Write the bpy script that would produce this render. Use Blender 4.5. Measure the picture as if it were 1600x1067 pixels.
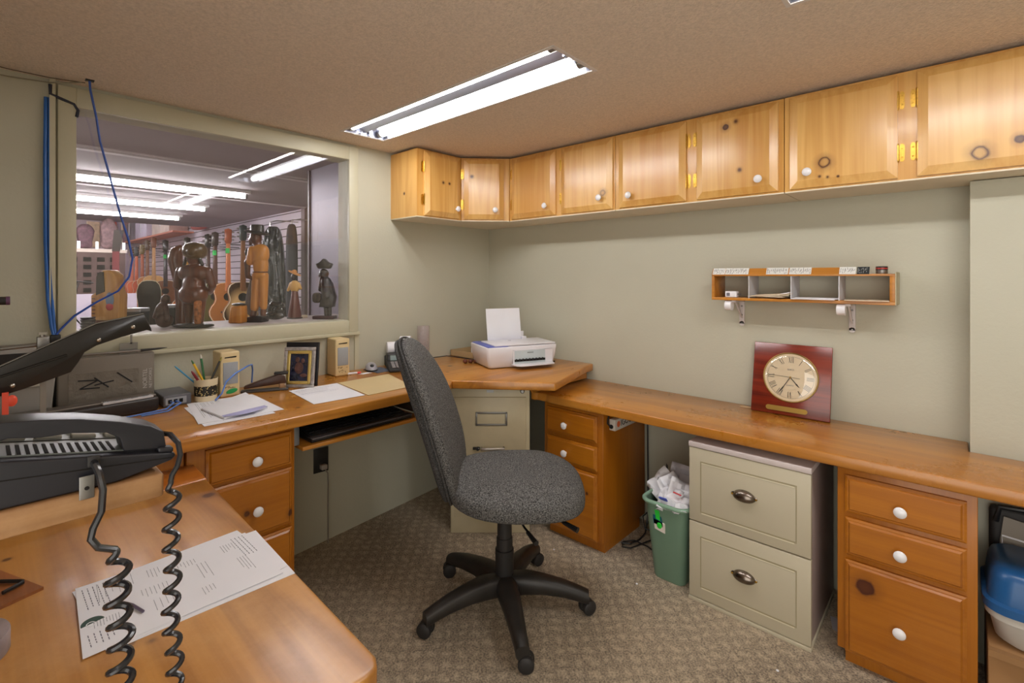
import bpy, bmesh, math, random
from mathutils import Vector, Matrix, Euler, noise
random.seed(7)
C = bpy.context.scene.collection
for o in list(bpy.data.objects): bpy.data.objects.remove(o)
S = bpy.context.scene
PI = math.pi

# ---------------------------------------------------------------- camera
cam = bpy.data.cameras.new('camera'); cam_o = bpy.data.objects.new('camera', cam); C.objects.link(cam_o)
cam.sensor_width = 36; cam.lens = 36*764.5/1600; cam.shift_y = -101.5/1600; cam.clip_start = 0.02
cam_o.location = (2.386, -2.371, 1.28)
cam_o.rotation_euler = (PI/2, 0, math.atan2(0.6753, 0.7376))
S.camera = cam_o
# ---------------------------------------------------------------- exposure and lights
S.view_settings.view_transform = 'Standard'; S.view_settings.look = 'None'
S.view_settings.gamma = 1; S.view_settings.use_curve_mapping = False
S.view_settings.exposure = 0.42
AMB = 1.9
TUBE = 27.0          # radiance of the office fluorescent tubes
SHOP = 34.0          # radiance of the shop tubes
w = bpy.data.worlds.new('world'); S.world = w; w.use_nodes = True
w.node_tree.nodes['Background'].inputs[0].default_value = (1.0, 0.95, 0.87, 1)
w.node_tree.nodes['Background'].inputs[1].default_value = AMB

def lin(c):
    r = []
    for v in c:
        v = v/255.0
        r.append(v/12.92 if v <= 0.04045 else ((v+0.055)/1.055)**2.4)
    return (r[0], r[1], r[2], 1)

# ---------------------------------------------------------------- materials
def nt(name):
    m = bpy.data.materials.new(name); m.use_nodes = True
    return m, m.node_tree.nodes, m.node_tree.links, m.node_tree.nodes['Principled BSDF']
def mat(name, c, rough=0.5, metal=0, var=0.06, vs=8, bump=0, bs=200, coat=0, emit=None, alpha=None, spec=0.5):
    m, N, L, b = nt(name)
    b.inputs['Roughness'].default_value = rough; b.inputs['Metallic'].default_value = metal
    b.inputs['Specular IOR Level'].default_value = spec
    b.inputs['Coat Weight'].default_value = coat; b.inputs['Coat Roughness'].default_value = 0.12
    tc = N.new('ShaderNodeTexCoord'); n = N.new('ShaderNodeTexNoise'); n.inputs['Scale'].default_value = vs; n.inputs['Detail'].default_value = 4
    L.new(tc.outputs['Object'], n.inputs['Vector'])
    r = N.new('ShaderNodeValToRGB'); c = lin(c)
    r.color_ramp.elements[0].position = 0.3; r.color_ramp.elements[1].position = 0.7
    r.color_ramp.elements[0].color = (c[0]*(1-var), c[1]*(1-var), c[2]*(1-var), 1)
    r.color_ramp.elements[1].color = (min(1, c[0]*(1+var)), min(1, c[1]*(1+var)), min(1, c[2]*(1+var)), 1)
    L.new(n.outputs['Fac'], r.inputs[0]); L.new(r.outputs[0], b.inputs['Base Color'])
    if bump:
        n2 = N.new('ShaderNodeTexNoise'); n2.inputs['Scale'].default_value = bs; n2.inputs['Detail'].default_value = 3
        L.new(tc.outputs['Object'], n2.inputs['Vector'])
        bp = N.new('ShaderNodeBump'); bp.inputs['Strength'].default_value = bump; bp.inputs['Distance'].default_value = 0.004
        L.new(n2.outputs['Fac'], bp.inputs['Height']); L.new(bp.outputs[0], b.inputs['Normal'])
    if emit:
        b.inputs['Emission Color'].default_value = (emit[0], emit[1], emit[2], 1); b.inputs['Emission Strength'].default_value = emit[3]
    return m

def wood(name, c1, c2, axis='x', rough=0.3, coat=0.4, knots=(), scale=1.0, seed=0.0, wear=0.0, wearc=(225, 190, 150), boards=None, wob=0.25, crough=0.16):
    """pine-like wood; grain runs along axis. knots = (x,y,z,r) in object space."""
    m, N, L, b = nt(name)
    b.inputs['Roughness'].default_value = rough
    b.inputs['Coat Weight'].default_value = coat; b.inputs['Coat Roughness'].default_value = crough
    tc = N.new('ShaderNodeTexCoord')
    mp = N.new('ShaderNodeMapping')
    s = {'x': (0.6, 9, 9), 'y': (9, 0.6, 9), 'z': (9, 9, 0.6)}[axis]
    mp.inputs['Scale'].default_value = tuple(v*scale for v in s); mp.inputs['Location'].default_value = (seed, seed*1.7, seed*0.6)
    L.new(tc.outputs['Object'], mp.inputs['Vector'])
    n1 = N.new('ShaderNodeTexNoise'); n1.inputs['Scale'].default_value = 1.0; n1.inputs['Detail'].default_value = 3; n1.inputs['Distortion'].default_value = 0.6
    L.new(mp.outputs[0], n1.inputs['Vector'])
    # growth rings : fract-like sine of the low noise
    ma = N.new('ShaderNodeMath'); ma.operation = 'MULTIPLY'; ma.inputs[1].default_value = 34
    L.new(n1.outputs['Fac'], ma.inputs[0])
    si = N.new('ShaderNodeMath'); si.operation = 'SINE'; L.new(ma.outputs[0], si.inputs[0])
    mr = N.new('ShaderNodeMapRange'); mr.inputs[1].default_value = -1; mr.inputs[2].default_value = 1; mr.inputs[3].default_value = 0.5-wob/2; mr.inputs[4].default_value = 0.5+wob/2
    L.new(si.outputs[0], mr.inputs[0])
    mp2 = N.new('ShaderNodeMapping'); s2 = {'x': (3, 160, 160), 'y': (160, 3, 160), 'z': (160, 160, 3)}[axis]
    mp2.inputs['Scale'].default_value = s2; L.new(tc.outputs['Object'], mp2.inputs['Vector'])
    n2 = N.new('ShaderNodeTexNoise'); n2.inputs['Scale'].default_value = 1; n2.inputs['Detail'].default_value = 2; L.new(mp2.outputs[0], n2.inputs['Vector'])
    n3 = N.new('ShaderNodeTexNoise'); n3.inputs['Scale'].default_value = 3.5; n3.inputs['Detail'].default_value = 3; L.new(mp.outputs[0], n3.inputs['Vector'])
    n3.inputs['Scale'].default_value = 0.35
    add = N.new('ShaderNodeMath'); add.operation = 'MULTIPLY_ADD'; add.inputs[1].default_value = 0.30
    L.new(n2.outputs['Fac'], add.inputs[0]); L.new(mr.outputs[0], add.inputs[2])
    add2 = N.new('ShaderNodeMath'); add2.operation = 'MULTIPLY_ADD'; add2.inputs[1].default_value = 0.9
    L.new(n3.outputs['Fac'], add2.inputs[0]); L.new(add.outputs[0], add2.inputs[2])
    r = N.new('ShaderNodeValToRGB'); r.color_ramp.elements[0].position = 0.82; r.color_ramp.elements[1].position = 1.38
    mr2 = N.new('ShaderNodeMapRange'); mr2.inputs[1].default_value = 0.75; mr2.inputs[2].default_value = 1.45
    L.new(add2.outputs[0], mr2.inputs[0])
    r.color_ramp.elements[0].position = 0.1; r.color_ramp.elements[1].position = 0.9
    r.color_ramp.elements[0].color = lin(c1); r.color_ramp.elements[1].color = lin(c2)
    L.new(mr2.outputs[0], r.inputs[0])
    col = r.outputs[0]
    def mix(fac, colb, src):
        x = N.new('ShaderNodeMix'); x.data_type = 'RGBA'
        L.new(fac, x.inputs[0]); L.new(src, x.inputs[6]); x.inputs[7].default_value = colb
        return x.outputs[2]
    nk = N.new('ShaderNodeTexNoise'); nk.inputs['Scale'].default_value = 30; L.new(tc.outputs['Object'], nk.inputs['Vector'])
    for (kx, ky, kz, kr, *kk) in knots:
        vm = N.new('ShaderNodeVectorMath'); vm.operation = 'DISTANCE'; vm.inputs[1].default_value = (kx, ky, kz)
        L.new(tc.outputs['Object'], vm.inputs[0])
        ad = N.new('ShaderNodeMath'); ad.operation = 'MULTIPLY_ADD'; ad.inputs[1].default_value = kr*0.9
        L.new(nk.outputs['Fac'], ad.inputs[0]); L.new(vm.outputs['Value'], ad.inputs[2])
        rr = N.new('ShaderNodeValToRGB'); L.new(ad.outputs[0], rr.inputs[0])
        e = rr.color_ramp.elements
        ring = kk and kk[0] == 'ring'
        k0 = kr*0.45
        e[0].position = 0; e[0].color = (0.25, 0, 0, 1) if ring else (0.85, 0, 0, 1)
        e[1].position = min(0.99, (k0+kr*2.3)); e[1].color = (0, 0, 0, 1)
        a = e.new(k0+kr*0.55); a.color = (0.3, 0, 0, 1) if ring else (0.95, 0, 0, 1)
        a = e.new(k0+kr*0.85); a.color = (1, 0, 0, 1)
        a = e.new(k0+kr*1.15); a.color = (0.3, 0, 0, 1)
        sp = N.new('ShaderNodeSeparateColor'); L.new(rr.outputs[0], sp.inputs[0])
        col = mix(sp.outputs[0], lin((70, 25, 10)), col)
    if wear:
        nw = N.new('ShaderNodeTexNoise'); nw.inputs['Scale'].default_value = 2.2; nw.inputs['Detail'].default_value = 8; nw.inputs['Roughness'].default_value = 0.75
        L.new(tc.outputs['Object'], nw.inputs['Vector'])
        rw = N.new('ShaderNodeMapRange'); rw.inputs[1].default_value = 0.48; rw.inputs[2].default_value = 0.72; rw.inputs[3].default_value = 0; rw.inputs[4].default_value = wear
        L.new(nw.outputs['Fac'], rw.inputs[0]); col = mix(rw.outputs[0], lin(wearc), col)
        rg = N.new('ShaderNodeMapRange'); rg.inputs[1].default_value = 0.35; rg.inputs[2].default_value = 0.7; rg.inputs[3].default_value = rough*0.85; rg.inputs[4].default_value = rough*1.25
        L.new(nw.outputs['Fac'], rg.inputs[0]); L.new(rg.outputs[0], b.inputs['Roughness'])
    L.new(col, b.inputs['Base Color'])
    bp = N.new('ShaderNodeBump'); bp.inputs['Strength'].default_value = 0.08; bp.inputs['Distance'].default_value = 0.002
    L.new(add.outputs[0], bp.inputs['Height']); L.new(bp.outputs[0], b.inputs['Normal'])
    return m

def fabric(name, c1, c2, sc=260, rough=0.95, lo=0.4, hi=0.6):
    m, N, L, b = nt(name); b.inputs['Roughness'].default_value = rough; b.inputs['Specular IOR Level'].default_value = 0.15
    tc = N.new('ShaderNodeTexCoord'); n = N.new('ShaderNodeTexNoise'); n.inputs['Scale'].default_value = sc; n.inputs['Detail'].default_value = 3; n.inputs['Roughness'].default_value = 0.8
    L.new(tc.outputs['Object'], n.inputs['Vector'])
    r = N.new('ShaderNodeValToRGB'); r.color_ramp.elements[0].position = lo; r.color_ramp.elements[1].position = hi
    r.color_ramp.elements[0].color = lin(c1); r.color_ramp.elements[1].color = lin(c2)
    L.new(n.outputs['Fac'], r.inputs[0]); L.new(r.outputs[0], b.inputs['Base Color'])
    bp = N.new('ShaderNodeBump'); bp.inputs['Strength'].default_value = 0.4; bp.inputs['Distance'].default_value = 0.002
    L.new(n.outputs['Fac'], bp.inputs['Height']); L.new(bp.outputs[0], b.inputs['Normal'])
    return m

def carpet_mat():
    m, N, L, b = nt('loop_pile_carpet'); b.inputs['Roughness'].default_value = 1; b.inputs['Specular IOR Level'].default_value = AMB
    tc = N.new('ShaderNodeTexCoord'); mp = N.new('ShaderNodeMapping'); mp.inputs['Rotation'].default_value = (0, 0, PI/4)
    L.new(tc.outputs['Object'], mp.inputs['Vector'])
    n = N.new('ShaderNodeTexNoise'); n.inputs['Scale'].default_value = 150; n.inputs['Detail'].default_value = 4; n.inputs['Roughness'].default_value = 0.75
    L.new(mp.outputs[0], n.inputs['Vector'])
    # diamond trellis : two crossed wave fields
    nd = N.new('ShaderNodeTexNoise'); nd.inputs['Scale'].default_value = 9; L.new(mp.outputs[0], nd.inputs['Vector'])
    vs = N.new('ShaderNodeVectorMath'); vs.operation = 'SCALE'; vs.inputs[3].default_value = 0.035; L.new(nd.outputs['Color'], vs.inputs[0])
    va = N.new('ShaderNodeVectorMath'); va.operation = 'ADD'; L.new(vs.outputs[0], va.inputs[0]); L.new(mp.outputs[0], va.inputs[1])
    outs = []
    for d in ('X', 'Y'):
        wv = N.new('ShaderNodeTexWave'); wv.bands_direction = d; wv.inputs['Scale'].default_value = 6.5; wv.inputs['Distortion'].default_value = 5.0; wv.inputs['Detail'].default_value = 3; wv.inputs['Detail Scale'].default_value = 3
        L.new(va.outputs[0], wv.inputs['Vector']); outs.append(wv.outputs['Fac'])
    mx = N.new('ShaderNodeMath'); mx.operation = 'MULTIPLY'; L.new(outs[0], mx.inputs[0]); L.new(outs[1], mx.inputs[1])
    sm = N.new('ShaderNodeMath'); sm.operation = 'MULTIPLY_ADD'; sm.inputs[1].default_value = 0.12; L.new(mx.outputs[0], sm.inputs[0]); L.new(n.outputs['Fac'], sm.inputs[2])
    big = N.new('ShaderNodeTexNoise'); big.inputs['Scale'].default_value = 1.6; big.inputs['Detail'].default_value = 3; L.new(tc.outputs['Object'], big.inputs['Vector'])
    s2 = N.new('ShaderNodeMath'); s2.operation = 'MULTIPLY_ADD'; s2.inputs[1].default_value = 0.25; L.new(big.outputs['Fac'], s2.inputs[0]); L.new(sm.outputs[0], s2.inputs[2])
    r = N.new('ShaderNodeValToRGB'); r.color_ramp.elements[0].position = 0.50; r.color_ramp.elements[1].position = 0.80
    r.color_ramp.elements[0].color = lin((84, 70, 54)); r.color_ramp.elements[1].color = lin((196, 176, 146))
    L.new(s2.outputs[0], r.inputs[0]); L.new(r.outputs[0], b.inputs['Base Color'])
    bp = N.new('ShaderNodeBump'); bp.inputs['Strength'].default_value = 0.7; bp.inputs['Distance'].default_value = 0.006
    L.new(sm.outputs[0], bp.inputs['Height']); L.new(bp.outputs[0], b.inputs['Normal'])
    return m

def glass_mat(name, tint=(1, 1, 1), rough=0.0, refl=0.045, haze=0.0):
    m = bpy.data.materials.new(name); m.use_nodes = True; N = m.node_tree.nodes; L = m.node_tree.links
    for n in list(N): N.remove(n)
    o = N.new('ShaderNodeOutputMaterial'); t = N.new('ShaderNodeBsdfTransparent'); t.inputs[0].default_value = (*tint, 1)
    g = N.new('ShaderNodeBsdfGlossy'); g.inputs['Roughness'].default_value = rough
    lw = N.new('ShaderNodeLayerWeight'); lw.inputs[0].default_value = 0.5
    pw = N.new('ShaderNodeMath'); pw.operation = 'POWER'; pw.inputs[1].default_value = 5; L.new(lw.outputs['Facing'], pw.inputs[0])
    fr = N.new('ShaderNodeMath'); fr.operation = 'MULTIPLY_ADD'; fr.inputs[1].default_value = 0.85; fr.inputs[2].default_value = refl; L.new(pw.outputs[0], fr.inputs[0])
    mx = N.new('ShaderNodeMixShader'); L.new(fr.outputs[0], mx.inputs[0]); L.new(t.outputs[0], mx.inputs[1]); L.new(g.outputs[0], mx.inputs[2])
    out = mx.outputs[0]
    if haze:
        d = N.new('ShaderNodeBsdfDiffuse'); d.inputs[0].default_value = lin((205, 195, 205))
        tc = N.new('ShaderNodeTexCoord'); n = N.new('ShaderNodeTexNoise'); n.inputs['Scale'].default_value = 6; n.inputs['Detail'].default_value = 6
        L.new(tc.outputs['Object'], n.inputs['Vector'])
        mr = N.new('ShaderNodeMapRange'); mr.inputs[1].default_value = 0.35; mr.inputs[2].default_value = 0.75; mr.inputs[3].default_value = haze*0.4; mr.inputs[4].default_value = haze*1.6
        L.new(n.outputs['Fac'], mr.inputs[0])
        m2 = N.new('ShaderNodeMixShader'); L.new(mr.outputs[0], m2.inputs[0]); L.new(out, m2.inputs[1]); L.new(d.outputs[0], m2.inputs[2]); out = m2.outputs[0]
    L.new(out, o.inputs[0])
    return m

# ---------------------------------------------------------------- mesh builder
class M:
    def __init__(s): s.b = bmesh.new()
    def box(s, x0, x1, y0, y1, z0, z1, rot=None):
        vs = [s.b.verts.new(v) for v in [(x0,y0,z0),(x1,y0,z0),(x1,y1,z0),(x0,y1,z0),(x0,y0,z1),(x1,y0,z1),(x1,y1,z1),(x0,y1,z1)]]
        for f in [(3,2,1,0),(4,5,6,7),(0,1,5,4),(1,2,6,5),(2,3,7,6),(3,0,4,7)]: s.b.faces.new([vs[i] for i in f])
        if rot is not None:
            for v in vs: v.co = rot @ v.co
        return s
    def prism(s, pts, a, b_, plane='xy'):
        """polygon pts extruded from a to b along the third axis"""
        def P(u, v, w):
            return {'xy': (u, v, w), 'yz': (w, u, v), 'xz': (u, w, v)}[plane]
        lo = [s.b.verts.new(P(u, v, a)) for u, v in pts]; hi = [s.b.verts.new(P(u, v, b_)) for u, v in pts]
        n = len(pts)
        try:
            s.b.faces.new(lo[::-1]); s.b.faces.new(hi)
        except ValueError: pass
        for i in range(n): s.b.faces.new([lo[i], lo[(i+1) % n], hi[(i+1) % n], hi[i]])
        return s
    def quad(s, *p):
        s.b.faces.new([s.b.verts.new(v) for v in p]); return s
    def tube(s, pts, r, n=8, closed=False, cap=True):
        pts = [Vector(p) for p in pts]; m = len(pts); rings = []
        up = None
        for i, p in enumerate(pts):
            a = pts[i-1] if (i > 0 or closed) else pts[i]; c = pts[(i+1) % m] if (i < m-1 or closed) else pts[i]
            t = (c-a)
            if t.length < 1e-9: t = Vector((0, 0, 1))
            t.normalize()
            if up is None:
                up = Vector((0, 0, 1)) if abs(t.z) < 0.9 else Vector((1, 0, 0))
            u = (up - t*up.dot(t))
            if u.length < 1e-6: u = Vector((1, 0, 0)) - t*t.x
            u.normalize(); v = t.cross(u); up = u
            rr = r[i] if isinstance(r, (list, tuple)) else r
            rings.append([s.b.verts.new(p + (u*math.cos(2*PI*k/n) + v*math.sin(2*PI*k/n))*rr) for k in range(n)])
        for i in range(m-1 + (1 if closed else 0)):
            A, B = rings[i], rings[(i+1) % m]
            for k in range(n): s.b.faces.new([A[k], A[(k+1) % n], B[(k+1) % n], B[k]])
        if cap and not closed:
            s.b.faces.new(rings[0][::-1]); s.b.faces.new(rings[-1])
        return s
    def lathe(s, prof, c=(0, 0, 0), axis=(0, 0, 1), n=24, sx=1, sy=1):
        """prof = [(r, h)...] along axis"""
        ax = Vector(axis).normalized(); u = Vector((0, 0, 1)) if abs(ax.z) < 0.9 else Vector((1, 0, 0))
        u = (u - ax*u.dot(ax)).normalized(); v = ax.cross(u); c = Vector(c); rings = []
        for r, h in prof:
            if r < 1e-6: rings.append([s.b.verts.new(c+ax*h)])
            else: rings.append([s.b.verts.new(c+ax*h+(u*math.cos(2*PI*k/n)*sx+v*math.sin(2*PI*k/n)*sy)*r) for k in range(n)])
        for A, B in zip(rings, rings[1:]):
            if len(A) == 1 and len(B) == 1: continue
            for k in range(n):
                if len(A) == 1: s.b.faces.new([A[0], B[(k+1) % n], B[k]])
                elif len(B) == 1: s.b.faces.new([A[k], A[(k+1) % n], B[0]])
                else: s.b.faces.new([A[k], A[(k+1) % n], B[(k+1) % n], B[k]])
        return s
    def blob(s, c, r, e=1.0, n=20, m=14, fn=None, rot=None, e2=None):
        """superellipsoid; e<1 gives boxier shapes"""
        e2 = e if e2 is None else e2
        def pw(a, k): return math.copysign(abs(a)**k, a)
        c = Vector(c); rings = []
        for i in range(m+1):
            ph = -PI/2 + PI*i/m
            if i in (0, m):
                p = Vector((0, 0, r[2]*(-1 if i == 0 else 1))); row = [p]
            else:
                row = [Vector((r[0]*pw(math.cos(ph), e2)*pw(math.cos(2*PI*k/n), e), r[1]*pw(math.cos(ph), e2)*pw(math.sin(2*PI*k/n), e), r[2]*pw(math.sin(ph), e2))) for k in range(n)]
            if fn: row = [Vector(fn(p)) for p in row]
            if rot is not None: row = [rot @ p for p in row]
            rings.append([s.b.verts.new(c+p) for p in row])
        for A, B in zip(rings, rings[1:]):
            for k in range(n):
                if len(A) == 1: s.b.faces.new([A[0], B[(k+1) % n], B[k]])
                elif len(B) == 1: s.b.faces.new([A[k], A[(k+1) % n], B[0]])
                else: s.b.faces.new([A[k], A[(k+1) % n], B[(k+1) % n], B[k]])
        return s
    def cap(s, a, b, ra, rb, n=12):
        """tapered capsule"""
        a = Vector(a); b = Vector(b); d = b-a; t = d.length; ax = d/t
        prof = [(0, -ra)] + [(ra*math.cos(x), -ra*math.sin(x)) for x in (1.1, 0.6, 0.0)] + [(rb*math.cos(x), t+rb*math.sin(x)) for x in (0.0, 0.6, 1.1)] + [(0, t+rb)]
        return s.lathe(prof, a, ax, n)
    def panel(s, o, u, v, n, w, h, t, ch, cht, holes=None):
        """board with chamfered front: o=lower-left back corner, u,v in plane, n outward; ch chamfer width, cht chamfer height"""
        o, u, v, n = Vector(o), Vector(u), Vector(v), Vector(n)
        def R(i, d): return [s.b.verts.new(o+u*a+v*b+n*d) for a, b in [(i, i), (w-i, i), (w-i, h-i), (i, h-i)]]
        L = [R(0, 0), R(0, t-cht), R(ch, t)]
        s.b.faces.new(L[0][::-1]); s.b.faces.new(L[2])
        for A, B in zip(L, L[1:]):
            for k in range(4): s.b.faces.new([A[k], A[(k+1) % 4], B[(k+1) % 4], B[k]])
        return s
    def xf(s, mt):
        bmesh.ops.transform(s.b, matrix=mt, verts=s.b.verts); return s

def part(name, m, mt, parent=None, world=False, label=None, bevel=0, smooth=35, remesh=0, sub=0, seg=2, kind=None):
    me = bpy.data.meshes.new(name)
    if world and parent is not None:
        r = parent
        while r.parent: r = r.parent
        mtx = (Matrix.Translation(r.location) @ Euler(r.rotation_euler).to_matrix().to_4x4()).inverted()
        bmesh.ops.transform(m.b, matrix=mtx, verts=m.b.verts)
    bmesh.ops.recalc_face_normals(m.b, faces=m.b.faces)
    m.b.to_mesh(me); m.b.free()
    o = bpy.data.objects.new(name, me); C.objects.link(o)
    if mt: me.materials.append(mt)
    if parent is not None: o.parent = parent
    if label: o['label'] = label
    if kind: o['kind'] = kind
    if remesh:
        md = o.modifiers.new('r', 'REMESH'); md.mode = 'VOXEL'; md.voxel_size = remesh; md.use_smooth_shade = True
        sm = o.modifiers.new('s', 'SMOOTH'); sm.factor = 0.6; sm.iterations = 4
    if bevel:
        bv = o.modifiers.new('b', 'BEVEL'); bv.width = bevel; bv.segments = seg; bv.limit_method = 'ANGLE'; bv.angle_limit = 0.6; bv.harden_normals = False
    if sub:
        sb = o.modifiers.new('s', 'SUBSURF'); sb.levels = sub; sb.render_levels = sub
    if smooth:
        me.shade_smooth()
        if not bevel and not sub and not remesh: me.set_sharp_from_angle(angle=math.radians(smooth))
        elif bevel: me.set_sharp_from_angle(angle=math.radians(60)) if False else None
    if not smooth: me.shade_flat()
    return o
def thing(name, label, cat, loc=(0, 0, 0), rz=0, group=None, rot=None):
    o = bpy.data.objects.new(name, None); C.objects.link(o); o.empty_display_size = 0.05
    o.location = loc; o.rotation_euler = rot if rot else (0, 0, rz); o['label'] = label; o['category'] = cat
    if group: o['group'] = group
    return o
def solo(name, m, mt, label, cat, group=None, **k):
    o = part(name, m, mt, None, **k); o['label'] = label; o['category'] = cat
    if group: o['group'] = group
    return o
def struct(name, m, mt, parent=None, **k):
    o = part(name, m, mt, parent, world=bool(parent), **k)
    if parent is None: o['kind'] = 'structure'
    return o
def dup(root, loc=None, rot=None, label=None):
    r = root.copy(); C.objects.link(r)
    if loc: r.location = loc
    if rot: r.rotation_euler = rot
    if label: r['label'] = label
    for ch in list(root.children):
        c = ch.copy(); C.objects.link(c); c.parent = r
        for g in list(ch.children):
            d = g.copy(); C.objects.link(d); d.parent = c
    return r
def text_mesh(txt, size, ext=0.0004, align='CENTER'):
    cu = bpy.data.curves.new('t', 'FONT'); cu.body = txt; cu.size = size; cu.extrude = ext; cu.align_x = align; cu.align_y = 'CENTER'
    o = bpy.data.objects.new('t', cu); C.objects.link(o)
    dg = bpy.context.evaluated_depsgraph_get(); me = bpy.data.meshes.new_from_object(o.evaluated_get(dg))
    m = M(); m.b.from_mesh(me); bpy.data.objects.remove(o); bpy.data.curves.remove(cu); bpy.data.meshes.remove(me)
    return m
def frame(o, u, v):
    """matrix placing local x,y on world u,v at o"""
    u = Vector(u).normalized(); v = Vector(v).normalized(); n = u.cross(v)
    return Matrix(((u.x, v.x, n.x, o[0]), (u.y, v.y, n.y, o[1]), (u.z, v.z, n.z, o[2]), (0, 0, 0, 1)))

# ---------------------------------------------------------------- shared materials
W_WALL = mat('green_grey_wall_paint', (187, 185, 167), 0.6, var=0.03, vs=2.5, bump=0.15, bs=90)
W_TRIM = mat('sage_trim_paint', (192, 188, 164), 0.45, var=0.03, vs=5, bump=0.1, bs=60)
W_CEIL = mat('stippled_beige_ceiling', (222, 206, 190), 0.95, var=0.11, vs=130, bump=1.0, bs=170)
CARPET = carpet_mat()
PINE_L = (226, 180, 106); PINE_LD = (202, 146, 70)
PINE_D = (182, 112, 20); PINE_DD = (148, 82, 10)
PINE_T = (202, 136, 50); PINE_TD = (158, 98, 32)
WHITE = mat('white_ceramic', (235, 235, 240), 0.2, var=0.01, coat=0.5)
BRASS = mat('polished_brass', (200, 158, 70), 0.3, metal=1, var=0.2, vs=150)
BLACK = mat('black_plastic', (26, 26, 28), 0.35, var=0.1)
BLACKM = mat('matt_black_plastic', (38, 36, 36), 0.6, var=0.15, bump=0.1, bs=300)
CHROME = mat('brushed_nickel', (190, 185, 178), 0.28, metal=1, var=0.08)
STEEL = mat('grey_steel', (150, 148, 145), 0.4, metal=0.9, var=0.1)
PAPER = mat('white_paper', (232, 232, 238), 0.8, var=0.02)
PAPERC = mat('cream_paper', (222, 204, 178), 0.8, var=0.03)
INK = mat('grey_print_ink', (110, 110, 122), 0.8, var=0.05)
DINK = mat('black_ink', (30, 30, 34), 0.7, var=0.05)
DARK = mat('dark_recess', (18, 13, 10), 0.9, var=0.2)
UNDER = mat('cream_melamine', (222, 212, 190), 0.6, var=0.03)
BLUEC = mat('blue_cable_jacket', (36, 98, 178), 0.4, var=0.08)

# ================================================================ THE ROOM
CZ = 1.981
struct('floor', M().box(-0.05, 4.25, -3.0, 0.05, -0.06, 0), CARPET, smooth=0)
# ceiling with two recesses for the lay-in fluorescent fixtures
FX = [(0.200, 1.466), (2.065, 3.331)]; FY0, FY1 = -1.182, -0.962
m = M()
m.box(-0.10, 4.3, -3.05, FY0, CZ, CZ+0.14).box(-0.10, 4.3, FY1, 0.1, CZ, CZ+0.14)
for a, b in [(-0.10, FX[0][0]), (FX[0][1], FX[1][0]), (FX[1][1], 4.3)]: m.box(a, b, FY0, FY1, CZ, CZ+0.14)
struct('ceiling', m, W_CEIL, smooth=0)
# window wall with its opening, and the sloping foundation plinth under the desk
WY0, WY1, WZ0, WZ1 = -2.128, -1.050, 1.048, 1.895
m = M()
m.box(-0.10, 0, -3.0, WY0, -0.05, CZ+0.1).box(-0.10, 0, WY1, 0.0, -0.05, CZ+0.1).box(-0.10, 0, WY0, WY1, -0.05, WZ0).box(-0.10, 0, WY0, WY1, WZ1, CZ+0.1)
m.prism([(0, -3.0), (0.285, -3.0), (0.0, 0.0)], 0, 0.70)
struct('wall_left', m, W_WALL, smooth=0)
m = M().box(-0.1, 4.3, 0, 0.1, -0.05, CZ+0.1).box(2.411, 4.2, -0.127, 0, 0, 1.598)
struct('wall_right', m, W_WALL, smooth=0)
struct('wall_back', M().box(4.2, 4.3, -3.1, 0, -0.05, CZ+0.1), W_WALL, smooth=0)
struct('wall_near', M().box(-0.1, 1.9, -3.1, -3.0, -0.05, CZ+0.1), W_WALL, smooth=0)
# window: casing, stool, glass
win = part('window_1', M().box(0.0, 0.016, -2.178, WY0, 0.986, 1.965).box(0.0, 0.016, WY1, -0.998, 0.986, 1.965).box(0, 0.016, WY0, WY1, WZ1, 1.965).box(0, 0.016, WY0, WY1, 0.986, WZ0), W_TRIM, bevel=0.002)
win['kind'] = 'structure'
part('apron_moulding', M().box(0.0, 0.022, -2.2, -0.99, 0.970, 0.986).box(-0.10, 0.0, WY0, WY1, WZ0-0.004, WZ0+0.002), W_TRIM, win, bevel=0.002)
part('glass_pane', M().box(-0.022, -0.018, WY0, WY1, WZ0, WZ1), glass_mat('shop_window_glass', rough=0.0, refl=0.05, haze=0.008), win, smooth=0)
struct('trim_1', M().box(0, 0.02, -2.200, -2.184, 0.80, CZ).box(0, 0.008, -1.014, -0.99, 0.783, 0.97), W_TRIM)

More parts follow.
